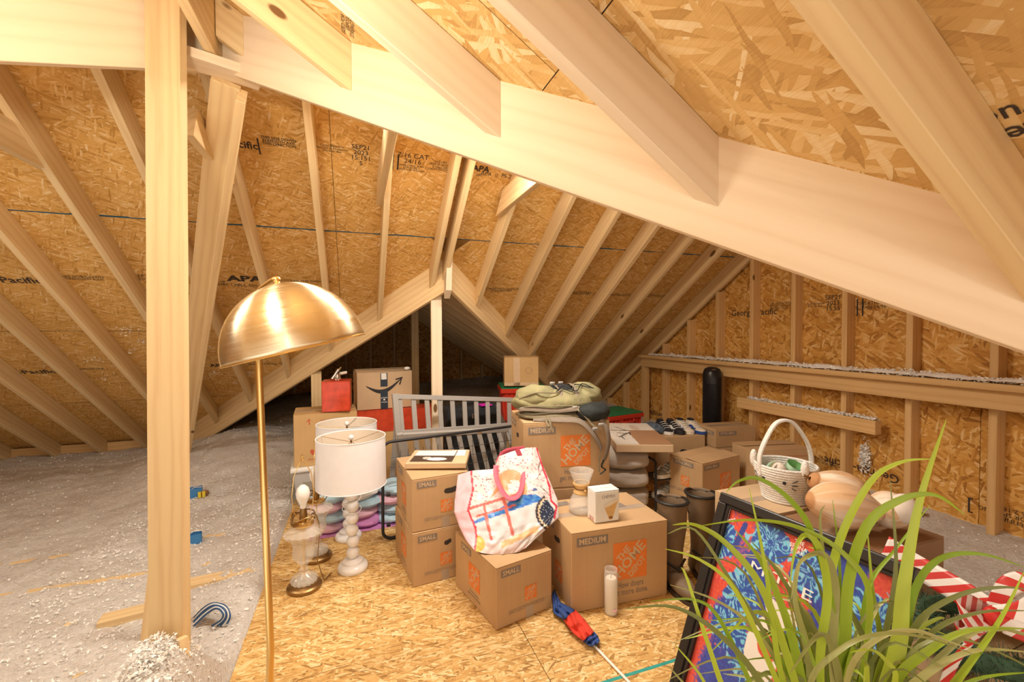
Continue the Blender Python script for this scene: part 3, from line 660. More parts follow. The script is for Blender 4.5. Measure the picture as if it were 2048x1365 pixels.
letter(ceil_front, 'SIZED FOR SPACING\nEXPOSURE 1\nSTRENGTH AXIS', .02, M2(695, 38), 'ink_osb'); letter(ceil_front, 'Cette Dir\nStructu', .05, M2(2030, 245, PI), 'ink_osb', bold=.01)
# ================================================================ cartons
def face_M(l, w, h, face, u, v, rot=0, e=.0009):
    if face == 'front': M = frame_matrix((u, -e, v), (1, 0, 0), (0, 0, 1))
    elif face == 'left': M = frame_matrix((-e, w-u, v), (0, -1, 0), (0, 0, 1))
    elif face == 'right': M = frame_matrix((l+e, u, v), (0, 1, 0), (0, 0, 1))
    else: M = frame_matrix((u, v, h+.0055), (1, 0, 0), (0, 1, 0))
    return M @ Matrix.Rotation(rot, 4, 'Z')
def patch(parent, name, M, w, h, mat, th=.0004):
    b = MB().box(-w/2, w/2, -h/2, h/2, 0, th); b.v = [M @ p for p in b.v]
    return b.build(name, mat, parent)
class Carton:
    def __init__(s, name, label, A, rot, l, w, h, group=None, mat='card', lift=(.0, .0), tape=True, cat='box', flaps=True, seam='x'):
        s.l, s.w, s.h = l, w, h; s.mat = mat
        s.o = thing(name, label, cat, A, rot, group)
        MB().box(0, l, 0, w, 0, h).build('body', mat, s.o, bevel=.004)
        if flaps:
            if seam == 'x': parts = ((0, l, .001, w/2-.002, 0), (0, l, w/2+.002, w-.001, 1))
            else: parts = ((.001, l/2-.002, 0, w, 0), (l/2+.002, l-.001, 0, w, 1))
            for x0, x1, y0, y1, k in parts:
                up = lift[k]
                p = [(x0, y0, h+.0003), (x1, y0, h+.0003), (x1, y1, h+.0003), (x0, y1, h+.0003), (x0, y0, h+.0043), (x1, y0, h+.0043), (x1, y1, h+.0043), (x0, y1, h+.0043)]
                if up:
                    q = []
                    for (x, y, z) in p:
                        t = (y/(w/2) if k == 0 else (w-y)/(w/2)) if seam == 'x' else (x/(l/2) if k == 0 else (l-x)/(l/2))
                        q.append((x, y, z+up*t))
                    p = q
                MB().hexa(p).build('flap', mat, s.o, bevel=.001)
            if tape and not any(lift):
                if seam == 'x': MB().box(l*.02, l*.98, w/2-.025, w/2+.025, h+.0045, h+.005).build('tape', 'tape', s.o)
                else: MB().box(l/2-.025, l/2+.025, w*.02, w*.98, h+.0045, h+.005).build('tape', 'tape', s.o)
    def M(s, face, u, v, rot=0, e=.0009): return face_M(s.l, s.w, s.h, face, u, v, rot, e)
    def word(s, face, u, v, word, bw, bh, rot=0):
        p = patch(s.o, 'size_label', s.M(face, u, v, rot), bw, bh, 'ink_grey')
        letter(p, word, bh*.9, s.M(face, u, v, rot, .0016), 'label_tan', bold=.02, width=bw*.84)
    def logo(s, face, u, v, k):
        p = patch(s.o, 'logo', s.M(face, u, v), k, k, 'ink_orange')
        for t, off, wd, sz in (('THE', .27, .46, .26), ('HOME', .01, 1.10, .40), ('DEPOT', -.29, .62, .24)):
            M = s.M(face, u, v, PI/4, .0016) @ Matrix.Translation((0, off*k, 0))
            letter(p, t, sz*k, M, 'label_tan', bold=.02, width=wd*k)
    def text(s, face, u, v, t, sz, mat='ink_grey', bold=0, width=None, rot=0, align='CENTER'): return letter(s.o, t, sz, s.M(face, u, v, rot), mat, bold=bold, width=width, align=align)
    def strip(s, face, u, v, bw, bh, mat='tape', name='tape', rot=0): return patch(s.o, name, s.M(face, u, v, rot), bw, bh, mat)
    def hand(s, face, u, v, bw=.075, bh=.028):
        b = MB(); M = s.M(face, u, v, .0, .0006); pts = []
        for k in range(16):
            a = 2*PI*k/16; pts.append(M @ V((bw/2*math.copysign(abs(math.cos(a))**.6, math.cos(a)), bh/2*math.copysign(abs(math.sin(a))**.6, math.sin(a))+(.006 if math.cos(a) > .3 else 0), 0)))
        b.add(pts, [tuple(range(16))]).build('hand_hole', 'hole_shade', s.o)  # flat dark patch painted as the shade inside the cut-out
    def small(s, faces=('front', 'left')):
        l, w, h = s.l, s.w, s.h
        s.word('front', .078, h-.032, 'SMALL', .105, .034)
        s.logo('front', l*.60, h*.42, .066)
        s.text('front', l*.53, h*.205, 'QUICKLY ESTIMATE YOUR PACKING\nSUPPLY NEEDS AT HDMOVING.COM', .0125, 'ink_grey', width=.20)
        s.strip('front', l*.58, .028, .042, .055)
        s.word('left', s.w*.3, h-.034, 'SMALL', .11, .034); s.logo('left', w*.50, h*.50, .115); s.text('left', w*.5, h*.18, 'How doers\nget more done.', .02, 'ink_grey', width=.13)
    def medium(s):
        l, w, h = s.l, s.w, s.h
        s.word('front', .11, h-.045, 'MEDIUM', .165, .043); s.logo('front', l*.595, h*.56, .185)
        s.text('front', l*.60, h*.195, 'How doers\nget more done.', .043, 'ink_grey', bold=.008, width=.20)
        s.word('left', .10, h-.05, 'MEDIUM', .15, .04); s.logo('left', w*.6, h*.32, .09); s.hand('left', w*.55, h*.72)
G = 'home moving cartons'
# front SMALL carton under the tote bag
A = onz(993, 1262); B = onz(1103, 1215)
c = Carton('moving_carton', 'cardboard carton marked SMALL on the floor under the pink tote bag', A, ang(A, B), .312, .43, .279, G); c.small()
SMALLF = (A, ang(A, B))
# stack of two SMALL cartons
A = onz(827, 1176); B = onz(930, 1148); r = ang(A, B)
c = Carton('moving_carton', 'cardboard carton marked SMALL at the bottom of the two-box stack beside the white lamps', A, r, .30, .43, .279, G); c.small(); c.hand('front', .19, .20, .04, .026)
A2 = A+V((.0, .012, .285)); STK = (A2, r-.03)
c = Carton('moving_carton', 'cardboard carton marked SMALL with a baby picture lying on it', A2, r-.03, .31, .44, .279, G, lift=(.006, .004)); c.small(); c.hand('front', .215, .195, .085, .03)
# front MEDIUM carton
A = onz(1143, 1228); B = onz(1334, 1190); r = ang(A, B); MEDF = (A, r)
c = Carton('moving_carton', 'cardboard carton marked MEDIUM standing on the floor behind the tall candle jar', A, r, .527, .40, .381, G, seam='x'); c.medium()
c.word('top', .33, .22, 'MEDIUM', .17, .05, .2); c.strip('top', .07, .34, .13, .05, 'ink_grey', 'label', .1)
# MEDIUM carton carrying the backpack, on a second one
r = math.radians(-9.5); A = V((.915, 2.385, 0)); MEDB = (A, r)
c = Carton('moving_carton', 'cardboard carton beneath the one that carries the olive backpack', A, r, .53, .42, .404, G); c.word('front', .11, .36, 'MEDIUM', .165, .043)
c = Carton('moving_carton', 'cardboard carton marked MEDIUM with the olive backpack lying on it', A+V((0, 0, .410)), r, .53, .42, .392, G); c.medium()
# EXTRA SMALL cartons and SMALL one by the wall
A = V((2.215, 2.375, 0)); r = math.radians(10)
c = Carton('moving_carton', 'low plain carton beneath the EXTRA SMALL one by the shoe rack', A, r, .42, .28, .115, G)
c = Carton('moving_carton', 'cardboard carton marked EXTRA SMALL between the shoe rack and the cat basket', A+V((0, 0, .1215)), r, .42, .28, .305, G, seam='x', lift=(.010, .0))
c.word('front', .10, .272, 'EXTRA SMALL', .16, .033); c.logo('front', .25, .15, .12); c.word('left', .125, .272, 'EXTRA SMALL', .17, .033); c.logo('left', .14, .15, .07); c.text('left', .14, .075, 'QUICKLY ESTIMATE YOUR PACKING\nSUPPLY NEEDS AT HDMOVING.COM', .013, width=.26)
c = Carton('moving_carton', 'plain cardboard carton under the EXTRA SMALL one beside the tower fan', V((2.90, 2.96, .12)), math.radians(-8), .40, .24, .20, G)
c = Carton('moving_carton', 'cardboard carton marked EXTRA SMALL next to the black tower fan', V((2.90, 2.96, .326)), math.radians(-8), .40, .24, .16, G); c.word('left', .12, .12, 'EXTRA SMALL', .20, .034); c.word('front', .12, .12, 'EXTRA SMALL', .17, .034)
A = V((2.68, 2.37, .14)); r = math.radians(-12)
c = Carton('moving_carton', 'cardboard carton marked SMALL behind the cat basket', A, r, .45, .26, .33, G, lift=(.0, .006)); c.strip('front', .09, .27, .12, .05, 'ink_grey', 'label'); c.text('front', .09, .27, 'SMALL', .042, 'label_tan', bold=.02); c.text('front', .31, .285, 'www.homedepotmoving.com', .018, 'ink_red'); c.logo('front', .28, .20, .09)
# boxes that carry the basket and the onions
c = Carton('cardboard_box', 'tan cardboard box supporting the white cat basket', V((1.76, 1.47, 0)), 0, .40, .33, .50, mat='card_light')
c = Carton('cardboard_box', 'dark brown cardboard box under the onion pillows', V((1.52, 1.075, 0)), 0, .715, .37, .50, mat='card_brown'); c.strip('front', .45, .25, .05, .48, 'tape', 'tape')
c.text('front', .60, .28, 'R', .04, 'ink_grey')

# ---- back corner stack
bx = V((-.47, 3.68, 0)); rz = math.radians(4)
g = thing('storage_bin', 'clear plastic storage bin with white lid behind the crystal lamps', 'bin', bx, rz)
b = MB(); L_, W_, H_ = .50, .40, .27; b.hexa([(.03, .03, 0), (L_-.03, .03, 0), (L_-.03, W_-.03, 0), (.03, W_-.03, 0), (0, 0, H_), (L_, 0, H_), (L_, W_, H_), (0, W_, H_)]); b.build('tub', 'frost', g, True, .012, 3)
MB().box(-.015, L_+.015, -.015, W_+.015, H_, H_+.035).build('lid', 'white_plastic', g, True, .01, 2); MB().box(.2, .3, -.022, -.012, H_-.03, H_+.03).build('latch', 'white_plastic', g, True, .003)
MB().box(.07, .2, .004, .010, .07, .19, Matrix.Rotation(0, 4, 'X')).build('paper_label', 'shoe_grey', g)
c = Carton('cardboard_box', 'plain cardboard box with a red arrow on the clear storage bin', bx+V((.01, .02, .306)), rz, .46, .36, .40, mat='card_yellow')
c.text('front', .11, .34, '\u2191', .06, 'ink_red', bold=.02); c.text('front', .25, .345, 'THIS SIDE UP', .022, 'ink_red'); c.text('front', .14, .10, '\u2665', .05, 'ink_red'); c.text('front', .14, .05, 'FRAGILE', .022, 'ink_red')
c = Carton('gift_box', 'glossy red box with metal fittings on top, on the plain cardboard box', bx+V((.21, .03, .716)), rz-.12, .21, .19, .235, mat='red_gloss', tape=False, cat='box')
gb = c.o
t = thing('metal_fitting', 'small chrome plumbing fitting lying on the upright red box', 'fitting', bx+V((.325, .10, .958)), .4)
MB().lathe([(.0, 0), (.032, 0), (.035, .012), (.022, .02), (.02, .045), (.026, .05), (.0, .052)], 16).build('flange', 'chrome', t, True)
MB().tube([(-.05, -.01, .012), (-.02, 0, .045), (.01, .005, .085)], .011, 10).build('spout', 'chrome', t, True); MB().tube([(.02, 0, .05), (.075, .01, .055)], .012, 10).build('valve', 'cream', t, True); MB().tube([(.0, -.02, .075), (.035, .02, .095)], .007, 8).build('lever', 'chrome', t, True)
bx2 = V((.02, 3.93, 0))
c = Carton('cardboard_box', 'plain cardboard box under the wide red box', bx2+V((.02, .0, 0)), 0, .62, .24, .47, mat='card_yellow')
c = Carton('gift_box', 'wide flat glossy red box under the box with the curved arrow', bx2+V((-.055, .02, .476)), -.02, .70, .22, .185, mat='red_gloss', tape=False)
A = bx2+V((-.02, .03, .668)); r = .10
c = Carton('shipping_box', 'tan shipping box with a black curved smile arrow and dark tape', A, r, .47, .30, .32, mat='card_light', tape=False, lift=(.012, .02))
pts = []; n = 24
b = MB()
for k in range(n+1):                                    # the smile: a tapering arc
    t_ = k/n; x = .075+.30*t_; y = .235-.075*math.sin(PI*min(1, t_*1.03))-.03*(1-t_)+.02*t_
    th = .004+.014*math.sin(PI*t_)
    pts.append((x, y, th))
for k in range(n):
    (x0, y0, t0), (x1, y1, t1) = pts[k], pts[k+1]
    b.add([c.M('front', x0, y0-t0) @ V(), c.M('front', x1, y1-t1) @ V(), c.M('front', x1, y1+t1) @ V(), c.M('front', x0, y0+t0) @ V()], [(0, 1, 2, 3)])
b.build('arrow_print', 'ink_black', c.o)
b = MB()
for pl in ([(.325, .245), (.385, .262), (.385, .274), (.325, .259)], [(.385, .274), (.372, .262), (.352, .205), (.366, .205)]):
    b.add([c.M('front', x, y) @ V() for x, y in pl], [(0, 1, 2, 3)])
b.build('arrow_print', 'ink_black', c.o)
tp = c.strip('front', .225, .08, .062, .16, 'tape_dark'); letter(tp, 'prime\n\u25cf\nreuse', .022, c.M('front', .225, .08, 0, .0016), 'ink_white')
tp = c.strip('front', .225, .255, .060, .12, 'tape_dark'); patch(tp, 'torn_paper', c.M('front', .224, .285, .03, .0016), .045, .055, 'ink_white')
MB().sph((.43, .02, .345), (.03, .02, .015), 10, 6, None, lambda d: 1+.3*noise.noise(d*2.3)).build('torn_flap', 'ink_white', c.o, True)

# ---- red totes with green lids
def tote(label, A, rot, l, w, h):
    g = thing('tote_bin', label, 'bin', A, rot, 'red totes with green lids')
    b = MB(); i = .04; b.hexa([(i, i, 0), (l-i, i, 0), (l-i, w-i, 0), (i, w-i, 0), (0, 0, h), (l, 0, h), (l, w, h), (0, w, h)]); b.build('tub', 'red_plastic', g, bevel=.008, seg=2)
    MB().box(-.02, l+.02, -.02, w+.02, h-.045, h).build('rim', 'red_plastic', g, bevel=.006)
    for k in range(int(l/.05)):                          # ribs on the long side and on the end
        x = .03+k*.05; t = i*.5
        MB().hexa([(x, t-.004, h*.15), (x+.018, t-.004, h*.15), (x+.018, t+.02, h*.15), (x, t+.02, h*.15), (x, -.008, h-.05), (x+.018, -.008, h-.05), (x+.018, .02, h-.05), (x, .02, h-.05)]).build('rib', 'red_plastic', g)
    for k in range(int(w/.05)):
        y = .03+k*.05; t = i*.5
        MB().hexa([(t-.004, y, h*.15), (t+.02, y, h*.15), (t+.02, y+.018, h*.15), (t-.004, y+.018, h*.15), (-.008, y, h-.05), (.02, y, h-.05), (.02, y+.018, h-.05), (-.008, y+.018, h-.05)]).build('rib', 'red_plastic', g)
    MB().tube([(l*.3, -.03, h-.05), (l*.34, -.035, h-.075), (l*.66, -.035, h-.075), (l*.7, -.03, h-.05)], .012, 8).build('handle', 'red_plastic', g, True)
    for s_, (y0, y1) in enumerate(((-.015, w/2), (w/2, w+.015))):
        MB().hexa([(-.01, y0, h), (l+.01, y0, h), (l+.01, y1, h), (-.01, y1, h), (-.01, y0, h+.012), (l+.01, y0, h+.012), (l+.01, y1, h+.02), (-.01, y1, h+.02)]).build('lid_flap', 'green_plastic', g, bevel=.003)
    return g
c = Carton('cardboard_box', 'plain cardboard box directly beneath the large red tote', V((1.30, 3.84, 0)), -.5, .46, .30, .42)
tote('large red plastic tote with green lid behind the grey crib rail', V((1.315, 3.99, .4265)), math.radians(-13), .42, .36, .36)
c = Carton('cardboard_box', 'small tan taped box on the green lid of the large red tote', V((1.33, 3.98, .812)), math.radians(-16), .33, .26, .275, mat='card_yellow', tape=False); c.strip('front', .12, .14, .06, .27, 'label_tan'); c.strip('front', .165, .02, .33, .03, 'label_tan')
b = MB().tube([c.M('front', .235+.03*math.cos(a), .15+.03*math.sin(a)) @ V() for a in [2*PI*k/20 for k in range(20)]], .0015, 4, True); b.build('round_stamp', 'ink_soft', c.o)
tote('low red tote with green lid by the gable wall behind the backpack', V((2.42, 3.88, .10)), math.radians(10), .46, .34, .36)
# ---- picture on the stack
A, r = STK
g = thing('baby_photo', 'flat cream frame holding a brown and white baby photo on the top SMALL carton', 'picture', A+Matrix.Rotation(r, 3, 'Z') @ V((.205, .21, .2955)), r-.42)
MB().box(-.17, .17, -.135, .135, 0, .033).build('frame_body', 'card_light', g, bevel=.004)
def pc(u, v):
    if v > .5: return (.82, .80, .78) if not (u > .97 or v > .97) else (.1, .07, .05)
    d = ((u-.35)/.10)**2+((v-.30)/.10)**2
    if d < 1: return (.62, .42, .32) if d < .45 else (.85, .82, .78)
    if ((u-.6)/.24)**2+((v-.22)/.13)**2 < 1: return (.86, .83, .80)
    return (.075, .045, .03)
M = Matrix.Rotation(-.05, 4, 'Z')
MB().grid(60, 50, lambda u, v: M @ V((-.145+.24*u, -.115+.23*v, .0345)), pc).build('photo', 'print_paper', g)
MB().box(.06, .15, .0, .12, .0335, .0341).build('paper_note', 'ink_white', g)
# ================================================================ lamps
# ---- brass dome floor lamp
base = V((-.262, 1.395, 0))
g = thing('floor_lamp', 'tall brushed brass floor lamp with a tilted dome shade and thin pole', 'lamp', base)
MB().lathe([(0, 0), (.13, 0), (.135, .006), (.132, .016), (.06, .022), (.012, .03), (0, .03)], 40).build('base', 'brass', g, True)
pt = atd(513, 604, 1.30)-base; ht = atd(553, 562, 1.22)-base     # top of the pole / hinge over the shade
lo = atd(541, 1300, 1.17)-base
MB().tube([(0, 0, .02), (lo.x*.5, lo.y*.5, lo.z*.5), lo, lo*.5+V((pt.x, pt.y, pt.z))*.5, pt-V((0, 0, .02)), pt+(ht-pt)*.05+V((0, 0, .004))], .0095, 16).build('pole', 'brass', g, True)
d = ht-pt
MB().tube([pt-V((0, 0, .004)), pt+d*.12+V((0, 0, .018)), pt+d*.3+V((0, 0, .020)), pt+d*.8+V((0, 0, .010)), ht+V((0, 0, .004))], .0105, 14).build('arm', 'brass', g, True)
MB().tube([ht+V((0, 0, -.014))+CR*.002, ht+V((0, 0, .010))], .007, 12).build('hinge', 'brass', g, True); MB().sph(ht+V((0, 0, .002)), .012, 14, 8).build('knob', 'brass', g, True)
# shade: rim seen edge-on from the lens, tilted
ra = atd(440, 733, 1.20)-base; rb = atd(724, 666, 1.20)-base
cx = (ra+rb)/2+CR*.017; R = (rb-ra).length/2*.905; ax = (rb-ra).normalized(); vd = (cx+base-CP).normalized(); nrm = vd.cross(ax)*-1; nrm = nrm if nrm.z > 0 else -nrm; nrm.normalize()
sidev = nrm.cross(ax)
Ms = Matrix(((ax.x, sidev.x, nrm.x, cx.x), (ax.y, sidev.y, nrm.y, cx.y), (ax.z, sidev.z, nrm.z, cx.z), (0, 0, 0, 1)))
H = R*1.02; pr = [(R*math.cos(a), H*math.sin(a)) for a in [PI/2*k/28 for k in range(29)]]
b = MB().lathe(pr[:-1]+[(.0005, H)], 72, cap=False); b.v = [Ms @ p for p in b.v]
def brushed():
    m, nt, bs = newmat('brass_brushed'); L = nt.links
    bs.inputs['Base Color'].default_value = (.84, .72, .50, 1); bs.inputs['Metallic'].default_value = 1; bs.inputs['Roughness'].default_value = .30; bs.inputs['Anisotropic'].default_value = .8; bs.inputs['Anisotropic Rotation'].default_value = .25
    tg = nd(nt, 'ShaderNodeTangent', direction_type='RADIAL', axis='Z'); L.new(tg.outputs[0], bs.inputs['Tangent'])
    tc = nd(nt, 'ShaderNodeTexCoord'); mp = nd(nt, 'ShaderNodeMapping'); mp.inputs['Scale'].default_value = (2, 2, 160); L.new(tc.outputs['Object'], mp.inputs['Vector'])
    n = nd(nt, 'ShaderNodeTexNoise'); setin(n, Scale=1, Detail=3); L.new(mp.outputs[0], n.inputs['Vector'])
    r = ramp(nt, [(.3, (.26, .26, .26)), (.7, (.38, .38, .38))]); L.new(n.outputs['Fac'], r.inputs[0]); L.new(r.outputs[0], bs.inputs['Roughness'])
brushed()
o = b.build('shade', 'brass_brushed', g, 'all', M=Ms)
md = o.modifiers.new('thickness', 'SOLIDIFY'); md.thickness = .0025; md.offset = -1
b = MB().tube([Ms @ V((R*math.cos(a), R*math.sin(a), 0)) for a in [2*PI*k/64 for k in range(64)]], .0022, 6, True); b.build('rim', 'brass', g, True)
b = MB().sph(cx+nrm*H*.45, (.03, .03, .038), 14, 10); b.build('bulb', 'bulb', g, True); MB().tube([cx+nrm*H*.55, cx+nrm*H*.99], .016, 12).build('socket', 'brass', g, True)

# ---- stacked ball lamps
def ball_lamp(label, loc, rz, sc=1.0):
    g = thing('table_lamp', label, 'lamp', loc, rz, 'white ball lamps'); s = sc
    MB().lathe([(0, 0), (.078*s, 0), (.082*s, .006), (.082*s, .022), (.074*s, .034), (.058*s, .040), (.056*s, .052), (.044*s, .060), (.022*s, .066), (0, .068)], 40).build('base', 'white_gloss', g, True)
    z = .062+.033
    for k in range(6):
        MB().sph((.003*math.sin(k*2.1), 0, z), .0355*s, 24, 14).build('ball', 'white_gloss', g, True); z += .066
    MB().tube([(0, 0, .05), (0, 0, .53)], .008, 10).build('stem', 'chrome', g, True)
    z0, z1_ = .485, .755; R = .188*s
    prof = [(R, z0), (R, z0+.003), (R*.985, z1_-.003), (R*.985, z1_)]
    b = MB().lathe(prof, 64, cap=False); o = b.build('shade', 'shade_white', g, True); md = o.modifiers.new('thickness', 'SOLIDIFY'); md.thickness = .0025
    b = MB().lathe([(R-.0035, z0+.002), (R*.985-.0035, z1_-.002)], 64, cap=False); b.build('shade_lining', 'shade_in', g, True)
    for zz, rr in ((z0, R), (z1_, R*.985)):
        b = MB().tube([(rr*math.cos(a), rr*math.sin(a), zz) for a in [2*PI*k/56 for k in range(56)]], .0022, 6, True); b.build('shade_ring', 'shade_white', g, True)
    for k in range(3):
        a = 2*PI*k/3+.35; MB().tube([(0, 0, z1_-.028), (.03*math.cos(a), .03*math.sin(a), z1_-.026), (R*.98*math.cos(a), R*.98*math.sin(a), z1_-.004)], .0016, 6).build('spider_arm', 'brass_dark', g, True)
    MB().tube([(.01, 0, .53), (.045, 0, .58), (.05, 0, .64), (.02, 0, .71), (0, 0, z1_-.028), (-.02, 0, .71), (-.05, 0, .64), (-.045, 0, .58), (-.01, 0, .53)], .0018, 6).build('harp', 'brass_dark', g, True)
    MB().sph((0, 0, z1_-.005), .0155, 14, 10).build('finial', 'white_gloss', g, True); MB().tube([(0, 0, z1_-.035), (0, 0, z1_-.012)], .005, 8).build('finial_stem', 'brass_dark', g, True)
    MB().sph((0, 0, .60), (.03, .03, .04), 12, 10).build('bulb', 'bulb', g, True)
    pts = [(.05*math.cos(a*1.0)*(1+.1*math.sin(3*a)), .05*math.sin(a), .40-.05*math.sin(a*.35)-.02*a/6) for a in [k*.35 for k in range(42)]]
    MB().tube(pts, .0024, 6).build('cord', 'white_plastic', g, True)
    return g
ball_lamp('white lamp of stacked balls with a drum shade, beside the SMALL carton stack', onz(706, 1138), .2)
ball_lamp('white lamp of stacked balls standing against the pastel bag of baby clothes', onz(697, 1076), .9)
# ---- cut crystal lamps without shades
def crystal(label, loc, rz):
    g = thing('crystal_lamp', label, 'lamp', loc, rz, 'crystal urn lamps')
    MB().lathe([(0, 0), (.082, 0), (.086, .008), (.084, .018), (.074, .024), (.070, .034), (.06, .036), (0, .036)], 40).build('base', 'brass_dark', g, True)
    fl = lambda q, z: 1+.05*math.sin(q*16+z*60)
    MB().lathe([(.01, .036), (.062, .037), (.066, .05), (.058, .066), (.03, .08), (.018, .094), (.024, .104), (.016, .114), (.018, .128), (.03, .138), (.01, .142)], 64, lobes=fl).build('glass_foot', 'crystal', g, True)
    MB().lathe([(.012, .143), (.035, .146), (.050, .165), (.054, .19), (.050, .215), (.053, .245), (.066, .268), (.092, .288), (.094, .298), (.075, .312), (.045, .326), (.03, .336), (.012, .338)], 64, lobes=fl).build('glass_urn', 'crystal', g, True)
    MB().tube([(0, 0, .03), (0, 0, .345)], .005, 8).build('rod', 'brass', g, True)
    MB().lathe([(.01, .336), (.05, .338), (.052, .344), (.03, .35), (.028, .356), (.012, .36), (0, .36)], 28).build('collar', 'brass', g, True)
    MB().lathe([(0, .355), (.013, .356), (.019, .365), (.019, .40), (.015, .425), (0, .426)], 20).build('socket', 'brass_dark', g, True)
    MB().lathe([(.0, .42), (.014, .425), (.016, .445), (.032, .48), (.035, .505), (.028, .53), (.012, .545), (.001, .548)], 24).build('bulb', 'bulb', g, True)
    MB().tube([(.02, 0, .37), (.05, 0, .42), (.056, 0, .50), (.045, 0, .60), (.012, 0, .67), (0, 0, .675), (-.012, 0, .67), (-.045, 0, .60), (-.056, 0, .50), (-.05, 0, .42), (-.02, 0, .37)], .0022, 6).build('harp', 'brass', g, True)
    MB().lathe([(0, .672), (.008, .674), (.004, .684), (.009, .694), (.006, .704), (0, .707)], 12).build('finial', 'brass', g, True)
    pts = [(.062*math.cos(a)+.01*math.sin(3*a), .062*math.sin(a), .372+.02*math.sin(a*1.7)) for a in [k*.4 for k in range(34)]]
    MB().tube(pts, .0032, 6).build('cord', 'brass_dark', g, True)
    MB().tube([(.065, 0, .37), (.085, .01, .32), (.09, .01, .27), (.07, .0, .12), (.09, -.01, .03), (.10, -.02, .006), (.16, .03, .004)], .0025, 6).build('cord_tail', 'brass_dark', g, True)
crystal('cut crystal urn lamp with a bare bulb nearest the brass floor lamp', onz(609, 1176), .5)
crystal('cut crystal urn lamp with a bare bulb between its twin and the storage bin', onz(634, 1116), 1.5)
# ================================================================ crib rails, wire crate, bags
def seg_box(a, b, w, t, up):
    a = V(a); b = V(b); X = (b-a).normalized(); Z = V(up)-X*V(up).dot(X); Z.normalize(); Y = Z.cross(X)
    M = Matrix(((X.x, Y.x, Z.x, a.x), (X.y, Y.y, Z.y, a.y), (X.z, Y.z, Z.z, a.z), (0, 0, 0, 1))); L = (b-a).length
    return MB().box(0, L, -w/2, w/2, -t/2, t/2, M)
def rail(label, tl, tr, bl, br, n, post_down=.0, rail_w=.035, slat=.036):
    """slatted panel from its four corners"""
    tl, tr, bl, br = map(V, (tl, tr, bl, br)); g = thing('crib_rail', label, 'crib panel', (bl+br)/2*1.0, 0, 'grey crib panels'); o = (bl+br)/2
    nv = (tr-tl).cross(bl-tl).normalized()
    loc = lambda p: p-o
    seg_box(loc(tl), loc(tr), rail_w, .028, nv).build('top_rail', 'grey_paint', g, bevel=.002); seg_box(loc(bl), loc(br), rail_w, .024, nv).build('bottom_rail', 'grey_paint', g, bevel=.002)
    for k in range(n):
        t = (k+.3)/(n-.4); a = tl.lerp(tr, t); c = bl.lerp(br, t); seg_box(loc(a), loc(c), slat, .012, nv).build('slat', 'grey_paint', g, bevel=.001)
    for a, c in ((tl, bl), (tr, br)):
        d = (c-a).normalized(); seg_box(loc(a-d*.02), loc(c+d*post_down), .042, .03, nv).build('end_post', 'grey_paint', g, bevel=.002)
    return g
rail('grey slatted crib rail standing behind the black wire crate panel', atd(790, 793, 3.2), atd(1045, 800, 3.80), atd(796, 866, 3.2), atd(1045, 848, 3.80), 11, .56)
rail('grey slatted crib side leaning low between the wire crate panel and its twin', atd(800, 872, 3.12), atd(1020, 858, 3.5), onz(820, 1010, .03), onz(1060, 985, .03), 11, .0)
g = thing('crib_corner_post', 'loose grey crib post leaning upright beside the wide red box', 'crib post', onz(780, 1010, 0)); a = V((0, 0, 0)); top = atd(797, 806, 3.42)-onz(780, 1010, 0)
seg_box((0, .01, .005), top, .04, .02, (0, -1, .1)).build('post_body', 'grey_paint', g, bevel=.002); MB().tube([top*.97+V((0, -.022, 0)), top*.97+V((0, -.005, 0))], .006, 10).build('bolt_hole', 'black_metal', g)
# wire crate panel
p0 = onz(766, 1080, .012); p1 = V((1.30, 3.10, .012)); h = .60; lean = V((.01, .10, 0))
g = thing('wire_crate_panel', 'black wire crate panel leaning behind the SMALL carton stack', 'crate', (p0+p1)/2-V((0, 0, .012))); o = (p0+p1)/2-V((0, 0, .012))
U_ = (p1-p0); Ln = U_.length; U_.normalize(); W_ = (V((0, 0, h))+lean)
q = lambda u, v: p0+U_*(u*Ln)+W_*v-o
rc = []
for cu, cv, a0 in ((.05, .08, PI), (.95, .08, 1.5*PI), (.95, .92, 0), (.05, .92, .5*PI)):
    for k in range(6):
        a = a0+PI/2*k/5; rc.append(q(cu+.05*math.cos(a), cv+.08*math.sin(a)))
MB().tube(rc, .010, 10, True).build('tube_frame', 'black_metal', g, True)
for k in range(1, 20): MB().tube([q(.055+.045*k, .03), q(.055+.045*k, .90)], .0016, 5).build('wire', 'black_metal', g)
for k in range(1, 9): MB().tube([q(.03, .03+.10*k), q(.97, .03+.10*k)], .0018, 5).build('wire', 'black_metal', g)
for u, v in ((.03, .14), (.03, .45), (.6, .97)): MB().box(-.012, .012, -.012, .012, -.01, .01, Matrix.Translation(q(u, v))).build('clip', 'chrome' if v > .9 else 'black_metal', g, bevel=.002)
# black suitcase behind the rails
g = thing('suitcase', 'black soft suitcase standing behind the grey crib rail', 'suitcase', (.93, 3.72, 0), .10)
MB().box(-.24, .24, -.10, .10, .03, .70).build('shell', 'black_cloth', g, True, .03, 3); MB().box(-.19, .19, -.125, -.10, .12, .52).build('front_pocket', 'black_cloth', g, True, .012, 2)
for s in (-.15, .15): MB().tube([(s, -.08, .02), (s, .08, .02)], .028, 12).build('wheel', 'black_plastic', g, True)
MB().tube([(-.08, 0, .69), (-.075, 0, .725), (.075, 0, .725), (.08, 0, .69)], .011, 8).build('handle', 'black_cloth', g, True); MB().box(-.02, .02, -.106, -.10, .60, .64).build('lock', 'chrome', g, bevel=.002)
MB().box(.06, .16, -.11, -.02, .70, .708).build('luggage_tag', 'toy_magenta', g)
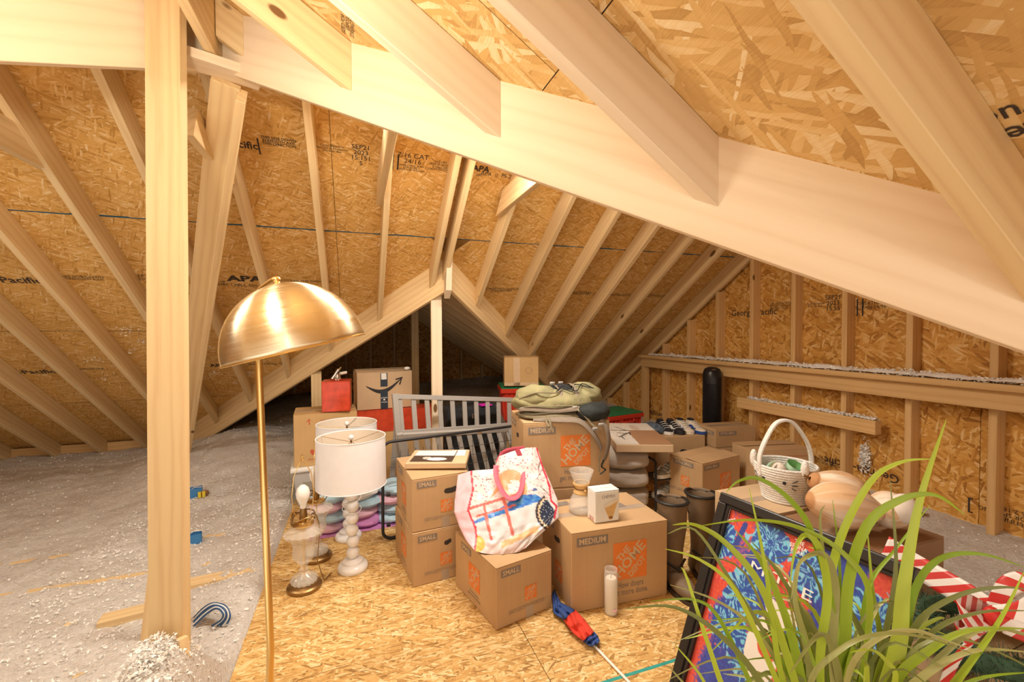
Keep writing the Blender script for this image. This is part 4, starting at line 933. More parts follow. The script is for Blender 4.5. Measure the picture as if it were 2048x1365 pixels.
# bag of pastel baby clothes
g = thing('clothes_bag', 'clear bag of folded pastel pink and blue baby clothes behind the white lamps', 'bag', (.02, 3.24, 0), .05)
k = 0
for z, rows_ in ((.035, ('pink_cloth', 'violet_cloth', 'blue_cloth')), (.10, ('blue_cloth', 'pink_cloth', 'blue_cloth')), (.165, ('pink_cloth', 'blue_cloth', 'pink_cloth')), (.23, ('blue_cloth', 'white_cloth', 'blue_cloth'))):
    for j, m in enumerate(rows_):
        x = -.22+.21*j+(.03 if k % 2 else 0); k += 1; off = V((k*1.7, k*.6, 0))
        MB().sph((x, .0, z), (.13, .13, .045), 18, 10, None, lambda d, off=off: 1+.16*noise.noise(d*1.6+off)).build('folded_garment', m, g, True)
MB().box(-.33, .33, -.15, .15, 0, .006).build('bag_bottom', 'violet_cloth', g, bevel=.002)
# ================================================================ tote bag
bl_ = [(90, 400), (60, 640), (48, 820), (110, 1000), (180, 1140), (280, 1262)]
br_ = [(992, 84), (1060, 300), (1140, 480), (1222, 680), (1236, 885), (1080, 1030), (860, 1230)]
def along(pl, t):
    n = len(pl)-1; s = t*n; i = min(int(s), n-1); f = s-i; return (pl[i][0]+(pl[i+1][0]-pl[i][0])*f, pl[i][1]+(pl[i+1][1]-pl[i][1])*f)
tops = [(90, 400), (240, 350), (500, 330), (560, 185), (700, 132), (870, 88), (992, 84)]
bots = [(280, 1262), (380, 1290), (480, 1302), (600, 1303), (700, 1295), (790, 1270), (860, 1230)]
def bagxy(u, v):                                          # Coons patch over the bag's outline
    a, c, d, e_ = along(tops, u), along(bots, u), along(bl_, v), along(br_, v)
    P00, P10, P01, P11 = tops[0], tops[-1], bots[0], bots[-1]
    return tuple((1-v)*a[i]+v*c[i]+(1-u)*d[i]+u*e_[i]-((1-u)*(1-v)*P00[i]+u*(1-v)*P10[i]+(1-u)*v*P01[i]+u*v*P11[i]) for i in (0, 1))
def bag3(u, v, back=0):
    x, y = bagxy(u, v); px, py = 900+x/5.687, 880+y/5.687
    dep = 2.40-.30*v+.02*(u-.5); bul = math.sin(PI*min(1, max(0, u)))**.6*math.sin(PI*(.12+.85*v))**.8
    dep += -.055*bul if not back else .05*bul+.004
    dep += .010*noise.noise(V((u*5, v*5, back*7)))+.006*noise.noise(V((u*13, v*11, back*7)))
    return atd(px, py, dep)
def seg_d(x, y, a, c):
    ax, ay = a; bx_, by_ = c; t = max(0, min(1, ((x-ax)*(bx_-ax)+(y-ay)*(by_-ay))/((bx_-ax)**2+(by_-ay)**2+1e-9))); return math.hypot(x-ax-t*(bx_-ax), y-ay-t*(by_-ay))
def lineY(x, a, c): return a[1]+(c[1]-a[1])*(x-a[0])/(c[0]-a[0])
sL = [(240, 350), (262, 560), (205, 805), (290, 1000), (300, 1100), (280, 1262)]; sR = [(990, 84), (1050, 300), (1130, 520), (1150, 690), (1212, 750), (1190, 890)]
def polyd(x, y, pl): return min(seg_d(x, y, pl[i], pl[i+1]) for i in range(len(pl)-1))
def bagcol(u, v):
    x, y = bagxy(u, v); n = noise.noise(V((x*.012, y*.012, 0))); n2 = noise.noise(V((x*.04, y*.04, 4)))
    if min(polyd(x, y, sL), polyd(x, y, sR)) < 11: return (.62, .045, .08)
    xs_ = 240
    for i in range(len(sL)-1):
        if sL[i][1] <= y <= sL[i+1][1]: xs_ = sL[i][0]+(sL[i+1][0]-sL[i][0])*(y-sL[i][1])/(sL[i+1][1]-sL[i][1])
    if x < xs_: return (.76+.04*n, .50+.05*n, .56+.05*n)
    # fan
    fx, fy = x-1205, y-820; fr, fa = math.hypot(fx, fy), math.atan2(fy, fx)
    fa = math.atan2(fy, -fx)
    if fr < 232 and -.95 < fa < 1.15:
        if fr > 205+6*math.sin(fa*30): return (.05, .04, .05)
        if fr > 185+6*math.sin(fa*30): return (.78, .62, .42)
        return (.45, .47, .50) if abs(math.sin(fa*17)) < .16 else (.025, .04, .085)
    # torii
    if abs(y-lineY(x, (235, 778), (780, 612))) < 17 and x < 770: return (.72, .14, .12)
    if abs(y-lineY(x, (300, 868), (745, 742))) < 12 and 300 < x < 745: return (.72, .14, .11)
    if seg_d(x, y, (385, 760), (470, 1130)) < 15 or seg_d(x, y, (615, 690), (715, 1080)) < 18: return (.74, .17, .14)
    # blue hills
    low = lineY(x, (260, 962), (1040, 690)); up = 700-75*math.exp(-((x-840)/170)**2)-40*math.exp(-((x-980)/70)**2)+ (lineY(x, (260, 930), (700, 720))-700 if x < 700 else 0)
    if up < y < low and 265 < x < 1040:
        k_ = .5+.5*noise.noise(V((x*.018, y*.03, 2)));
        return (.03+.25*max(0, k_-.45), .12+.5*max(0, k_-.3), .48+.3*k_)
    # orange sun with its ray
    if math.hypot(x-690, (y-485)) < 150 and not (math.hypot(x-745, y-545) < 85+22*n2): return (.83, .33, .17)
    if (lineY(x, (440, 690), (560, 480)) < y < lineY(x, (440, 690), (560, 560))+8 and 438 < x < 600): return (.83, .36, .18)
    if math.hypot((x-840)/40, (y-560)/85) < 1: return (.83, .38, .18)
    if math.hypot(x-300, y-1185) < 98 and x > 285: return (.74, .52, .12)
    if abs(y-lineY(x, (590, 1195), (1000, 1010))) < 38+12*n2 and 585 < x < 1005: return (.85, .50, .27)
    for a, c in (((990, 440), (1055, 320)), ((400, 445), (480, 450)), ((260, 410), (310, 425)), ((1030, 530), (1110, 605)), ((1000, 340), (1030, 230))):
        if seg_d(x, y, a, c) < 5: return (.10, .07, .06)
    if math.hypot((x-965)/32, (y-565)/22) < 1-.5*abs(n2): return (.07, .11, .30)
    if y < 720 and y < low:
        k_ = noise.noise(V((x*.055, y*.055, 9)))
        if k_ > .42: return (.55, .10, .16)
        if k_ > .24: return (.84, .55, .60)
        return (.80, .68, .67)
    return (.80+.04*n, .66+.03*n, .66+.05*n) if y > 1180 else (.72+.06*n, .69+.06*n, .72+.07*n)
SB = bag3(.45, 1.0)
g = thing('tote_bag', 'pink and white printed tote bag with red handles, sitting on a SMALL carton', 'bag', (SB.x, SB.y, SB.z))
b = MB().grid(110, 110, lambda u, v: bag3(u, v)-SB, bagcol); b.build('front_panel', 'print_bag', g, 'all')
b = MB().grid(40, 40, lambda u, v: bag3(u, v, 1)-SB, lambda u, v: (.80, .60, .64)); b.build('back_panel', 'print_bag', g, 'all')
def strap3(pts, w, mat, name, g, o, lift=.012):
    b = MB(); L = []
    for i, (x, y) in enumerate(pts):
        px, py = 900+x/5.687, 880+y/5.687; v = (y-250)/1000; L.append(atd(px, py, 2.40-.30*max(0, v)-.055*math.sin(PI*(.12+.85*max(0, min(1, v))))**.8-lift)-o)
    b.tube(L, w, 8, flat=.18, up=CF); return b.build(name, mat, g, True)
plain('handle_red', (.62, .10, .16), .55, var=.1)
def smooth_pts(pts, n=6):
    out = []
    for i in range(len(pts)-1):
        p = [pts[max(0, i-1)], pts[i], pts[i+1], pts[min(len(pts)-1, i+2)]]
        for k in range(n):
            t = k/n; out.append(tuple(.5*(2*p[1][j]+(p[2][j]-p[0][j])*t+(2*p[0][j]-5*p[1][j]+4*p[2][j]-p[3][j])*t*t+(3*p[1][j]-p[0][j]-3*p[2][j]+p[3][j])*t**3) for j in range(len(pts[0]))))
    return out+[tuple(pts[-1])]
strap3(smooth_pts([(765, 108), (815, 240), (828, 400), (815, 540), (770, 640), (700, 668), (630, 630), (560, 520), (522, 400), (522, 290)]), .013, 'handle_red', 'handle', g, SB)
strap3(smooth_pts([(850, 95), (700, 110), (600, 150), (540, 260)]), .012, 'handle_red', 'handle', g, SB, -.06)
# ================================================================ backpack on the MEDIUM carton
A, r = MEDB; bp = A+Matrix.Rotation(r, 3, 'Z') @ V((.27, .19, .8075))
g = thing('backpack', 'olive hiking backpack lying on a MEDIUM carton with straps hanging down', 'backpack', bp, r)
lump = lambda off, k: (lambda d: 1+k*noise.noise(d*2.2+V(off)))
def flat0(b):                                            # nothing sinks below the carton's lid
    for p in b.v:
        if p.z < .002: p.z = .002
    return b
flat0(MB().sph((-.03, .02, .085), (.27, .175, .088), 36, 18, None, lump((1, 0, 0), .10))).build('main_body', 'olive', g, 'all')
flat0(MB().sph((-.15, .0, .125), (.13, .13, .075), 28, 14, None, lump((3, 1, 0), .14))).build('front_pocket', 'olive', g, 'all')
flat0(MB().sph((.17, .04, .115), (.125, .12, .085), 28, 14, None, lump((5, 1, 2), .12))).build('top_lid', 'olive', g, 'all')
flat0(MB().sph((.02, .06, .145), (.12, .09, .045), 24, 12, None, lump((8, 1, 2), .2))).build('mesh_pocket', 'black_cloth', g, 'all')
flat0(MB().sph((-.02, -.05, .02), (.26, .13, .035), 28, 12, None, lump((2, 7, 0), .10))).build('back_panel', 'olive_dark', g, 'all')
b = MB().sph((.165, -.165, .045), (.105, .075, .058), 28, 16, None, lump((4, 4, 0), .10)); b.build('stuff_sack', 'sack_black', g, 'all')
for pts, w, m, nm in [
    ([(-.26, -.06, .03), (-.27, -.08, .06), (-.20, -.14, .07), (-.05, -.165, .06), (.08, -.17, .07)], .014, 'strap', 'webbing'),
    ([(-.20, -.14, .015), (-.05, -.19, .012), (.06, -.215, .004), (.13, -.238, -.06), (.175, -.236, -.13), (.19, -.234, -.165)], .026, 'strap', 'shoulder_strap'),
    ([(.06, -.18, .07), (.10, -.21, .03), (.14, -.228, -.02), (.17, -.236, -.05)], .011, 'olive_dark', 'webbing'),
    ([(.20, -.21, .01), (.225, -.235, -.05), (.235, -.237, -.13), (.215, -.236, -.21), (.205, -.236, -.23)], .018, 'strap', 'hip_belt'),
    ([(.19, -.234, -.165), (.178, -.236, -.22), (.175, -.236, -.30)], .005, 'olive_dark', 'cord'), ([(.205, -.236, -.23), (.19, -.237, -.27), (.215, -.237, -.29), (.18, -.237, -.315)], .006, 'sack_black', 'cord'),
    ([(-.29, -.02, .05), (-.22, -.13, .085), (-.06, -.165, .09), (.07, -.15, .08)], .006, 'olive_dark', 'piping'), ([(-.02, -.15, .09), (-.015, -.08, .165), (-.02, .04, .185), (-.02, .13, .13)], .010, 'strap', 'compression_strap'), ([(.09, -.13, .09), (.085, -.06, .18), (.08, .06, .19), (.08, .14, .12)], .010, 'strap', 'compression_strap'),
    ([(-.12, -.185, .03), (-.115, -.21, .0), (-.11, -.225, -.04)], .007, 'olive_dark', 'webbing'), ([(-.14, -.18, .03), (-.135, -.205, .0), (-.125, -.222, -.02)], .006, 'olive_dark', 'webbing'),
    ([(-.27, -.05, .12), (-.18, -.125, .165), (-.06, -.12, .16), (.0, -.07, .175)], .004, 'olive_dark', 'zip'), ([(-.05, -.11, .165), (.02, -.03, .19), (.08, -.10, .165), (.14, -.03, .20), (.2, -.08, .175)], .0035, 'sack_black', 'bungee'), ([(-.02, -.03, .19), (.05, -.11, .165), (.10, -.01, .195), (.18, -.09, .18)], .0035, 'sack_black', 'bungee')]:
    MB().tube(smooth_pts(pts, 4), w, 8, flat=.3 if w > .004 else 1, up=(0, -.5, 1)).build(nm, m, g, True)
for p in ((-.04, .02, .20), (.03, .07, .195), (.05, -.165, .072), (.15, -.235, -.045), (.185, -.24, -.02)):
    MB().box(-.016, .016, -.006, .006, -.011, .011, Matrix.Translation(p) @ Matrix.Rotation(.4, 4, 'X')).build('buckle', 'buckle', g, True, .003)
# ================================================================ coffee maker and its filter box on the front MEDIUM carton
A, r = MEDF; R3 = Matrix.Rotation(r, 3, 'Z')
def onm(px, py, z=.3865): return onz(px, py, z)
pc_ = onm(1163, 1023)
g = thing('coffee_carafe', 'hourglass glass coffee carafe with a wooden collar behind the white filter box', 'carafe', pc_)
pr = [(.001, .004), (.055, .004), (.066, .012), (.068, .03), (.055, .07), (.034, .108), (.026, .125), (.030, .140), (.044, .17), (.060, .215), (.062, .222)]
b = MB().lathe(pr, 40, cap=False); o = b.build('glass_body', 'glass', g, 'all'); md = o.modifiers.new('thickness', 'SOLIDIFY'); md.thickness = .003; md.offset = -1
MB().lathe([(.029, .10), (.041, .098), (.044, .106), (.036, .120), (.034, .128), (.039, .140), (.046, .150), (.043, .157), (.037, .156)], 32, cap=False).build('wood_collar', 'chemex_wood', g, True)
MB().tube([(.036*math.cos(a), .036*math.sin(a), .126) for a in [2*PI*k/24 for k in range(24)]], .003, 6, True).build('leather_tie', 'thong', g, True); MB().sph((.0, -.042, .124), .008, 10, 8).build('bead', 'chemex_wood', g, True)
pa = onm(1190, 1048); pb = onm(1246, 1040); rr = ang(pa, pb)
c = Carton('filter_box', 'white box printed CHEMEX with a picture of a coffee filter, on the MEDIUM carton', pa, rr, .135, .085, .155, mat='white_plastic', tape=False)
c.text('front', .075, .128, 'CHEMEX', .022, 'ink_grey', width=.075)
b = MB(); pm = lambda x, y: c.M('front', x, y) @ V()
b.add([pm(.048, .085), pm(.128, .105), pm(.095, .012), pm(.078, .012)], [(0, 1, 2, 3)]).build('filter_picture', 'chemex_wood', c.o)
b = MB(); pm = lambda x, y: c.M('front', x, y, 0, .0014) @ V(); b.add([pm(.046, .088), pm(.126, .118), pm(.122, .098), pm(.055, .072)], [(0, 1, 2, 3)]).build('filter_picture', 'cream', c.o)
c.strip('front', .087, .022, .02, .012, 'thong', 'filter_picture')
for k in range(4): c.strip('left', .03+.012*k, .016, .004, .02, 'ink_red', 'print_mark')
# ================================================================ candle, flag
g = thing('jar_candle', 'tall white candle in a glass jar standing before the MEDIUM carton', 'candle', onz(1222, 1226))
MB().lathe([(0, .004), (.027, .004), (.028, .01), (.028, .165), (.024, .172), (0, .168)], 28).build('wax', 'wax', g, True)
o = MB().lathe([(.001, 0), (.030, 0), (.033, .006), (.033, .185), (.030, .198), (.030, .215)], 32, cap=False).build('glass_jar', 'jar', g, 'all'); md = o.modifiers.new('thickness', 'SOLIDIFY'); md.thickness = .0015; md.offset = -1
MB().tube([(0, 0, .168), (.002, 0, .185)], .0015, 6).build('wick', 'ink_black', g)
b = MB().tube([(.0335*math.cos(a), .0335*math.sin(a), .03) for a in [-1.9+.12*k for k in range(6)]], .005, 5); b.build('label_mark', 'pink_cloth', g)
g = thing('flag', 'crumpled blue and red flag on a white stick lying by the MEDIUM carton', 'flag', onz(1140, 1240))
og = onz(1140, 1240)
def ribbon(pxl, pxr, n, z, mat, name):
    b = MB()
    def pos(u, v):
        l = along(pxl, v); r_ = along(pxr, v); px, py = l[0]+(r_[0]-l[0])*u, l[1]+(r_[1]-l[1])*u
        hgt = z+.014+.016*noise.noise(V((u*3+v, v*4, 1)))+.022*math.sin(PI*u)*abs(math.sin(u*7+v*3))
        return onz(px, py, max(.003, hgt))-og
    b.grid(14, 22, pos); o = b.build(name, mat, g, 'all'); md = o.modifiers.new('thickness', 'SOLIDIFY'); md.thickness = .004; return o
ribbon([(1104, 1190), (1106, 1225), (1128, 1240)], [(1108, 1178), (1122, 1205), (1150, 1220)], 0, .01, 'flag_blue', 'blue_cloth')
ribbon([(1128, 1240), (1140, 1260), (1166, 1282)], [(1150, 1219), (1170, 1240), (1188, 1264)], 0, .012, 'flag_red', 'red_cloth')
ribbon([(1166, 1282), (1172, 1287), (1184, 1294)], [(1188, 1263), (1196, 1272), (1200, 1283)], 0, .006, 'flag_blue', 'blue_cloth')
MB().tube([onz(1160, 1262, .008)-og, onz(1262, 1369, .006)-og], .0055, 10).build('stick', 'ribbon_white', g, True)
# ================================================================ futon, picture carton, shoe rack, shoes, fan
g = thing('folded_mattress', 'grey folded futon mattress under the white picture carton', 'mattress', (1.95, 2.98, 0), math.radians(68))
for k, z in enumerate((.12, .26, .40)):
    off = V((k*3.1, 0, 0)); b = MB()
    def sup(d, off=off): 
        s_ = max(abs(d.x)**5+abs(d.y)**5+abs(d.z)**3.2, 1e-6)**-.22; return s_*(1+.05*noise.noise(d*2.3+off)+.02*noise.noise(V((d.x*14, d.y*3, d.z*2))))
    b.sph((0, 0, z), (.34, .17, .078), 48, 20, None, sup); b.build('cushion_fold', 'futon', g, 'all')
MB().box(-.32, .32, -.15, .15, 0, .055).build('black_base', 'black_plastic', g, bevel=.01)
g = thing('picture_carton', 'flat carton printed with a vase of twigs lying on the futon', 'carton', (2.04, 2.92, .483), math.radians(68))
MB().box(-.36, .36, -.20, .20, 0, .055).build('body', 'card_light', g, bevel=.004)
def vp(u, v):
    if u < .62 and v < .60 and v < .60-.2*(u-.3): return (.40, .22, .12)
    if math.hypot((u-.74)/.16, (v-.38)/.085) < 1: return (.62, .50, .40)
    for a, c in (((.62, .42), (.30, .85)), ((.6, .45), (.62, .92)), ((.55, .55), (.40, .60)), ((.6, .6), (.78, .75)), ((.45, .66), (.5, .82)), ((.35, .8), (.2, .78))):
        if seg_d(u, v, a, c) < .012: return (.06, .05, .04)
    if noise.noise(V((u*26, v*26, 3))) > .5 and .2 < u < .85 and .55 < v < .95: return (.10, .09, .08)
    return (.74, .68, .60)
MB().grid(80, 60, lambda u, v: (-.355+.71*u, -.195+.39*v, .0562), vp).build('printed_top', 'print_paper', g)
g = thing('shoe_rack', 'low black metal shoe rack beside the futon', 'rack', (2.22, 2.72, 0), 0); RK = g
for s in (-.19, .19): MB().tube(smooth_pts([(s, -.09, 0), (s, -.09, .34), (s, -.09, .38), (s, -.06, .40), (s, .06, .40), (s, .09, .38), (s, .09, .34), (s, .09, 0)], 4), .009, 8).build('end_frame', 'black_metal', g, True)
for z in (.10, .25): 
    for y in (-.08, -.04, 0, .04, .08): MB().tube([(-.19, y, z), (.19, y, z)], .006, 6).build('shelf_bar', 'black_metal', g, True)
def shoe(label, loc, rot, up, sole, acc, L=.27, grp='shoes on the rack', tilt=0):
    g = thing('sneaker', label, 'shoe', loc, 0, grp, rot=(tilt, 0, rot)); W = .045
    def prof(u):   # u 0 heel..1 toe -> half width, height
        return W*(.78+.30*math.sin(PI*min(1, u*1.02))**1.0-.20*max(0, u-.85)/.15-.15*max(0, .1-u)/.1), .095-.05*sstep(.25, .75, u)-.012*sstep(.8, 1, u)
    b = MB(); n = 18; m = 12
    for i in range(n+1):
        u = i/n; hw, ht = prof(u)
        if i in (0, n): hw *= .35; ht *= .8
        for k in range(m):
            a = 2*PI*k/m; b.v.append(V((u*L-L/2, hw*math.cos(a), .022+max(0, math.sin(a))*(ht-.022))))
    for i in range(n):
        for k in range(m): b.f.append((i*m+k, i*m+(k+1) % m, (i+1)*m+(k+1) % m, (i+1)*m+k))
    b.f.append(tuple(range(m))); b.f.append(tuple(n*m+k for k in range(m))); b.build('upper', up, g, 'all')
    b = MB(); pts = []
    for i in range(n+1): u = i/n; hw, _ = prof(u); pts.append((u*L-L/2+(-.004 if i == 0 else .004 if i == n else 0), hw*(1.08 if 0 < i < n else .5), 0))
    ring = pts+[(x, -y, 0) for x, y, z in reversed(pts)]; b.prism(ring, (0, 0, .026)); b.build('sole', sole, g)
    MB().sph((-L*.30, 0, .094), (.045, .028, .012), 14, 8).build('collar_opening', 'shoe_black', g, True)
    for s in (-1, 1): MB().tube([(-.02, s*.044, .045), (.02, s*.048, .06), (.05, s*.046, .035), (.07, s*.048, .045)], .006, 6).build('side_stripe', acc, g, True)
    for k in range(4): MB().tube([(-.02+.024*k, -.03, .082-.012*k), (-.014+.024*k, 0, .092-.013*k), (-.02+.024*k, .03, .082-.012*k)], .003, 5).build('lace', acc if acc != 'shoe_blue' else 'shoe_white', g, True)
    return g
at_rack = lambda x, y, z: V((2.22, 2.72, 0))+V((x, y, z))
shoe('grey and white sneaker on the lower bars of the shoe rack', at_rack(-.03, -.02, .258), math.radians(195), 'shoe_grey', 'shoe_white', 'shoe_white')
shoe('white sneaker peeking beneath the grey one on the shoe rack', at_rack(-.03, -.01, .107), math.radians(188), 'shoe_white', 'shoe_white', 'shoe_grey')
g = thing('shoe_box', 'low cardboard carton behind the shoe rack holding shoes and knitwear', 'box', (2.42, 3.14, 0), math.radians(-12)); MB().box(0, .46, .0, .34, 0, .42).build('body', 'card', g, bevel=.004)
R2 = Matrix.Rotation(math.radians(-12), 3, 'Z'); atb = lambda x, y, z: V((2.42, 3.14, .02))+R2 @ V((x, y, z))
g = thing('knit_scarf', 'crumpled blue-grey knit heaped behind the black and white shoes', 'scarf', atb(.05, .20, .40), .3)
flat0(MB().sph((0, 0, .03), (.075, .13, .05), 30, 16, None, lambda d: 1+.35*noise.noise(d*3.1)+.15*noise.noise(d*8))).build('cloth_heap', 'knit', g, 'all')
shoe('black shoe with zebra-white stripes lying on the carton', atb(.165, .17, .402), -1.75, 'shoe_black', 'shoe_white', 'shoe_white', .25, 'shoes on the carton')
shoe('black striped shoe tipped beside its twin near the knit', atb(.262, .16, .402), -1.7, 'shoe_black', 'shoe_black', 'shoe_white', .25, 'shoes on the carton')
shoe('cream running shoe with blue trim near the tower fan', atb(.358, .17, .402), -1.8, 'shoe_cream', 'shoe_cream', 'shoe_blue', .27, 'shoes on the carton')
shoe('cream running shoe with blue sole in front of its twin', atb(.455, .15, .402), -1.75, 'shoe_cream', 'shoe_blue', 'shoe_blue', .27, 'shoes on the carton')
fp = V((3.09, 3.62, .12)); fp = atd(1424, 800, 4.22); fp.z = .135
g = thing('tower_fan', 'black tower fan with a grilled front standing against the gable wall', 'fan', fp, -.55)
MB().lathe([(0, 0), (.13, 0), (.135, .01), (.12, .03), (.05, .045), (0, .05)], 32).build('base', 'black_plastic', g, True)
Hf = .84; sh = lambda q, z: 1-.12*abs(math.sin(q))
b = MB().lathe([(.075, .045), (.086, .06), (.086, Hf-.10), (.083, Hf-.05), (.07, Hf-.018), (.04, Hf), (.001, Hf+.004)], 36, lobes=sh)
for p in b.v:
    if p.z > Hf-.12: p.z -= (p.y+.08)*-.12
b.build('housing', 'black_plastic', g, True)
for k in range(46):
    z = .07+k*.0138; MB().tube([(.089*math.cos(a), .089*math.sin(a)*.95, z) for a in [-PI+.35+.3*j for j in range(9)]], .0026, 4).build('grille_bar', 'black_metal', g)
MB().sph((0, -.03, Hf-.012), (.03, .03, .008), 14, 8).build('control_panel', 'chrome', g, True)
# ================================================================ boots
def boot(label, loc, rz):
    g = thing('tall_boot', label, 'boot', loc, rz, 'pair of tall brown boots')
    prof = [(.052, .060, .0, .02), (.050, .056, .004, .06), (.046, .050, .008, .11), (.045, .046, .01, .16), (.050, .050, .012, .22), (.058, .058, .012, .30), (.062, .062, .01, .38), (.066, .066, .008, .435), (.067, .067, .006, .44)]
    b = MB(); m = 24
    for rx, ry, cx_, z in prof:
        for k in range(m):
            a = 2*PI*k/m; wr = 1+.05*noise.noise(V((math.cos(a)*1.5, math.sin(a)*1.5, z*14))); b.v.append(V((rx*math.cos(a)*wr, -cx_+ry*math.sin(a)*wr, z)))
    for i in range(len(prof)-1):
        for k in range(m): b.f.append((i*m+k, i*m+(k+1) % m, (i+1)*m+(k+1) % m, (i+1)*m+k))
    o = b.build('shaft', 'boot_brown', g, 'all'); md = o.modifiers.new('thickness', 'SOLIDIFY'); md.thickness = .004
    MB().lathe([(.060, .432), (.060, .33), (.01, .30)], 24, c=(0, -.006, 0), cap=False).build('lining', 'boot_lining', g, 'all')
    b = MB(); ring = []
    for k in range(28): a = 2*PI*k/28; ring.append((.067*math.cos(a), -.006+.067*math.sin(a), .438-.022*max(0, math.cos(a-1.2))**6))
    b.tube(ring, .008, 8, True); b.build('collar', 'boot_black', g, True)
    MB().sph((0, -.095, .045), (.047, .105, .045), 24, 14, None, lambda d: 1 if d.z > -.3 else .96).build('foot', 'boot_brown', g, 'all')
    ring = [(.05*math.cos(a)*(1-.12*(math.sin(a) < -.5)), -.065+.135*math.sin(a), 0) for a in [2*PI*k/28 for k in range(28)]]; MB().prism(ring, (0, 0, .02)).build('sole', 'leather_sole', g)
    ring = [(.04*math.cos(a), .035+.04*math.sin(a), -.0) for a in [2*PI*k/16 for k in range(16)]]; MB().prism(ring, (0, 0, .03)).build('heel', 'leather_sole', g)
    MB().tube([(.05, -.03, .13), (.0, -.075, .10), (-.05, -.03, .13)], .006, 6).build('ankle_strap', 'boot_black', g, True)
    return g
boot('tall dark brown boot with a black collar next to the MEDIUM carton', onz(1342, 1160), -.25).scale = (1.2, 1.2, 1.0)
boot('tall dark brown boot standing between its mate and the framed jersey', onz(1400, 1140), -.35).scale = (1.2, 1.2, 1.0)
# ================================================================ framed jersey
FT = V((1.369, 1.353, .70)); ph = math.radians(-85); FE = V((math.cos(ph), math.sin(ph), 0)); FBt = V((1.097, 1.330, 0)); FD = (FBt-FT); FL = FD.length; FD.normalize(); FN = FE.cross(FD).normalized()
if FN.dot(CP-FT) < 0: FN = -FN
FW = .62
Mf = Matrix(((FE.x, FD.x, FN.x, FBt.x), (FE.y, FD.y, FN.y, FBt.y), (FE.z, FD.z, FN.z, FBt.z), (0, 0, 0, 1)))   # y runs down the frame, origin at its lower corner
g = thing('framed_jersey', 'black frame with a red and blue floral sports jersey leaning on the brown box', 'picture', FBt)
loc = lambda x, y, z: (Mf @ V((x, y-FL, z)))-FBt
def fbox(x0, x1, y0, y1, z0, z1_): 
    b = MB(); b.hexa([loc(x, y, z) for z in (z0, z1_) for x, y in ((x0, y0), (x1, y0), (x1, y1), (x0, y1))]); return b
bw = .036
for x0, x1, y0, y1 in ((0, FW, 0, bw), (0, FW, FL-bw, FL), (0, bw, bw, FL-bw), (FW-bw, FW, bw, FL-bw)): fbox(x0, x1, y0, y1, -.02, .02).build('moulding', 'frame_black', g, bevel=.005, seg=2)
for x0, x1, y0, y1 in ((bw, FW-bw, bw, bw+.012), (bw, bw+.012, bw, FL-bw)): fbox(x0, x1, y0, y1, -.012, .012).build('inner_lip', 'frame_black', g, bevel=.002)
fbox(0.002, FW-.002, .002, FL-.002, -.024, -.02).build('backing_board', 'card_brown', g)
def to_f(px, py):
    p = onp(px, py, FN, FN.dot(FT)); d = p-FT; return d.dot(FE), d.dot(FD)
wp = [to_f(*p) for p in ((1522, 1180), (1550, 1203), (1600, 1232), (1598, 1252), (1563, 1262), (1545, 1262), (1522, 1268), (1535, 1240))]
cc = to_f(1520, 1305); c2 = to_f(1535, 1295)
blooms = [to_f(*p) for p in ((1540, 1085), (1480, 1180), (1620, 1150), (1455, 1250), (1600, 1300), (1740, 1240), (1440, 1075), (1700, 1330), (1500, 1340))]
nk = to_f(1640, 1075)
def inpoly(x, y, pl):
    c_ = False; j = len(pl)-1
    for i in range(len(pl)):
        if (pl[i][1] > y) != (pl[j][1] > y) and x < (pl[j][0]-pl[i][0])*(y-pl[i][1])/(pl[j][1]-pl[i][1]+1e-12)+pl[i][0]: c_ = not c_
        j = i
    return c_
ms = to_f(1560, 1190); mu = to_f(1470, 1010)
def jcol(u, v):
    x, y = bw+(FW-2*bw)*u, bw+(FL-2*bw)*v
    if inpoly(x, y, wp): return (.80, .79, .76)
    d = math.hypot((x-cc[0])/.055, (y-cc[1])/.11)
    if d < 1 and math.hypot((x-c2[0])/.036, (y-c2[1])/.04) > 1: return (.80, .79, .76)
    n = noise.noise(V((x*9, y*6, 0))); f_ = noise.noise(V((x*120, y*120, 5)))
    dn = math.hypot(x-nk[0], (y-nk[1]+.10)*1.0)
    if dn < .085: return (.03, .025, .03)
    if .085 <= dn < .112: return (.05, .10, .45) if abs(dn-.106) > .003 else (.8, .5, .5)
    if seg_d(x, y, to_f(1490, 1050), to_f(1462, 1105)) < .010: return (.04, .07, .32)
    t = math.sin(x*23+n*2.2+.7)
    for (bx_, by_) in blooms:
        dx, dy = x-bx_, y-by_; rr = math.hypot(dx, dy)
        if rr < .075*(1+.5*noise.noise(V((bx_*40, math.atan2(dy, dx)*1.5, 2)))):
            a = math.atan2(dy, dx)
            if abs(math.sin(a*5.5+noise.noise(V((bx_*50, rr*30, a*2)))*4.5)) > .86 and rr > .008: return (.22+.2*f_, .58, .82)
            if rr < .07: return (.04, .10+.04*f_, .42+.1*f_)
    red = (.66+.12*f_, .09+.06*f_, .06+.03*abs(f_)); blu = (.05, .08+.04*f_, .40+.12*f_); vio = (.22, .10, .34)
    t += f_*.5
    return red if t > .12 else (vio if t > -.12 else blu)
MB().grid(190, 220, lambda u, v: loc(bw+(FW-2*bw)*u, bw+(FL-2*bw)*v, -.004+.004*noise.noise(V((u*4, v*4, 0)))), jcol).build('jersey', 'print_jersey', g, 'all')
def flet(px, py, s_, size, mat, bold=.0, width=None, rot=0):
    x, y = to_f(px, py); o_ = FT+FE*x+FD*y+FN*.004-FBt
    M = frame_matrix(o_, FE, -FD) @ Matrix.Rotation(rot, 4, 'Z'); letter(g, s_, size, M, mat, bold=bold, width=width)
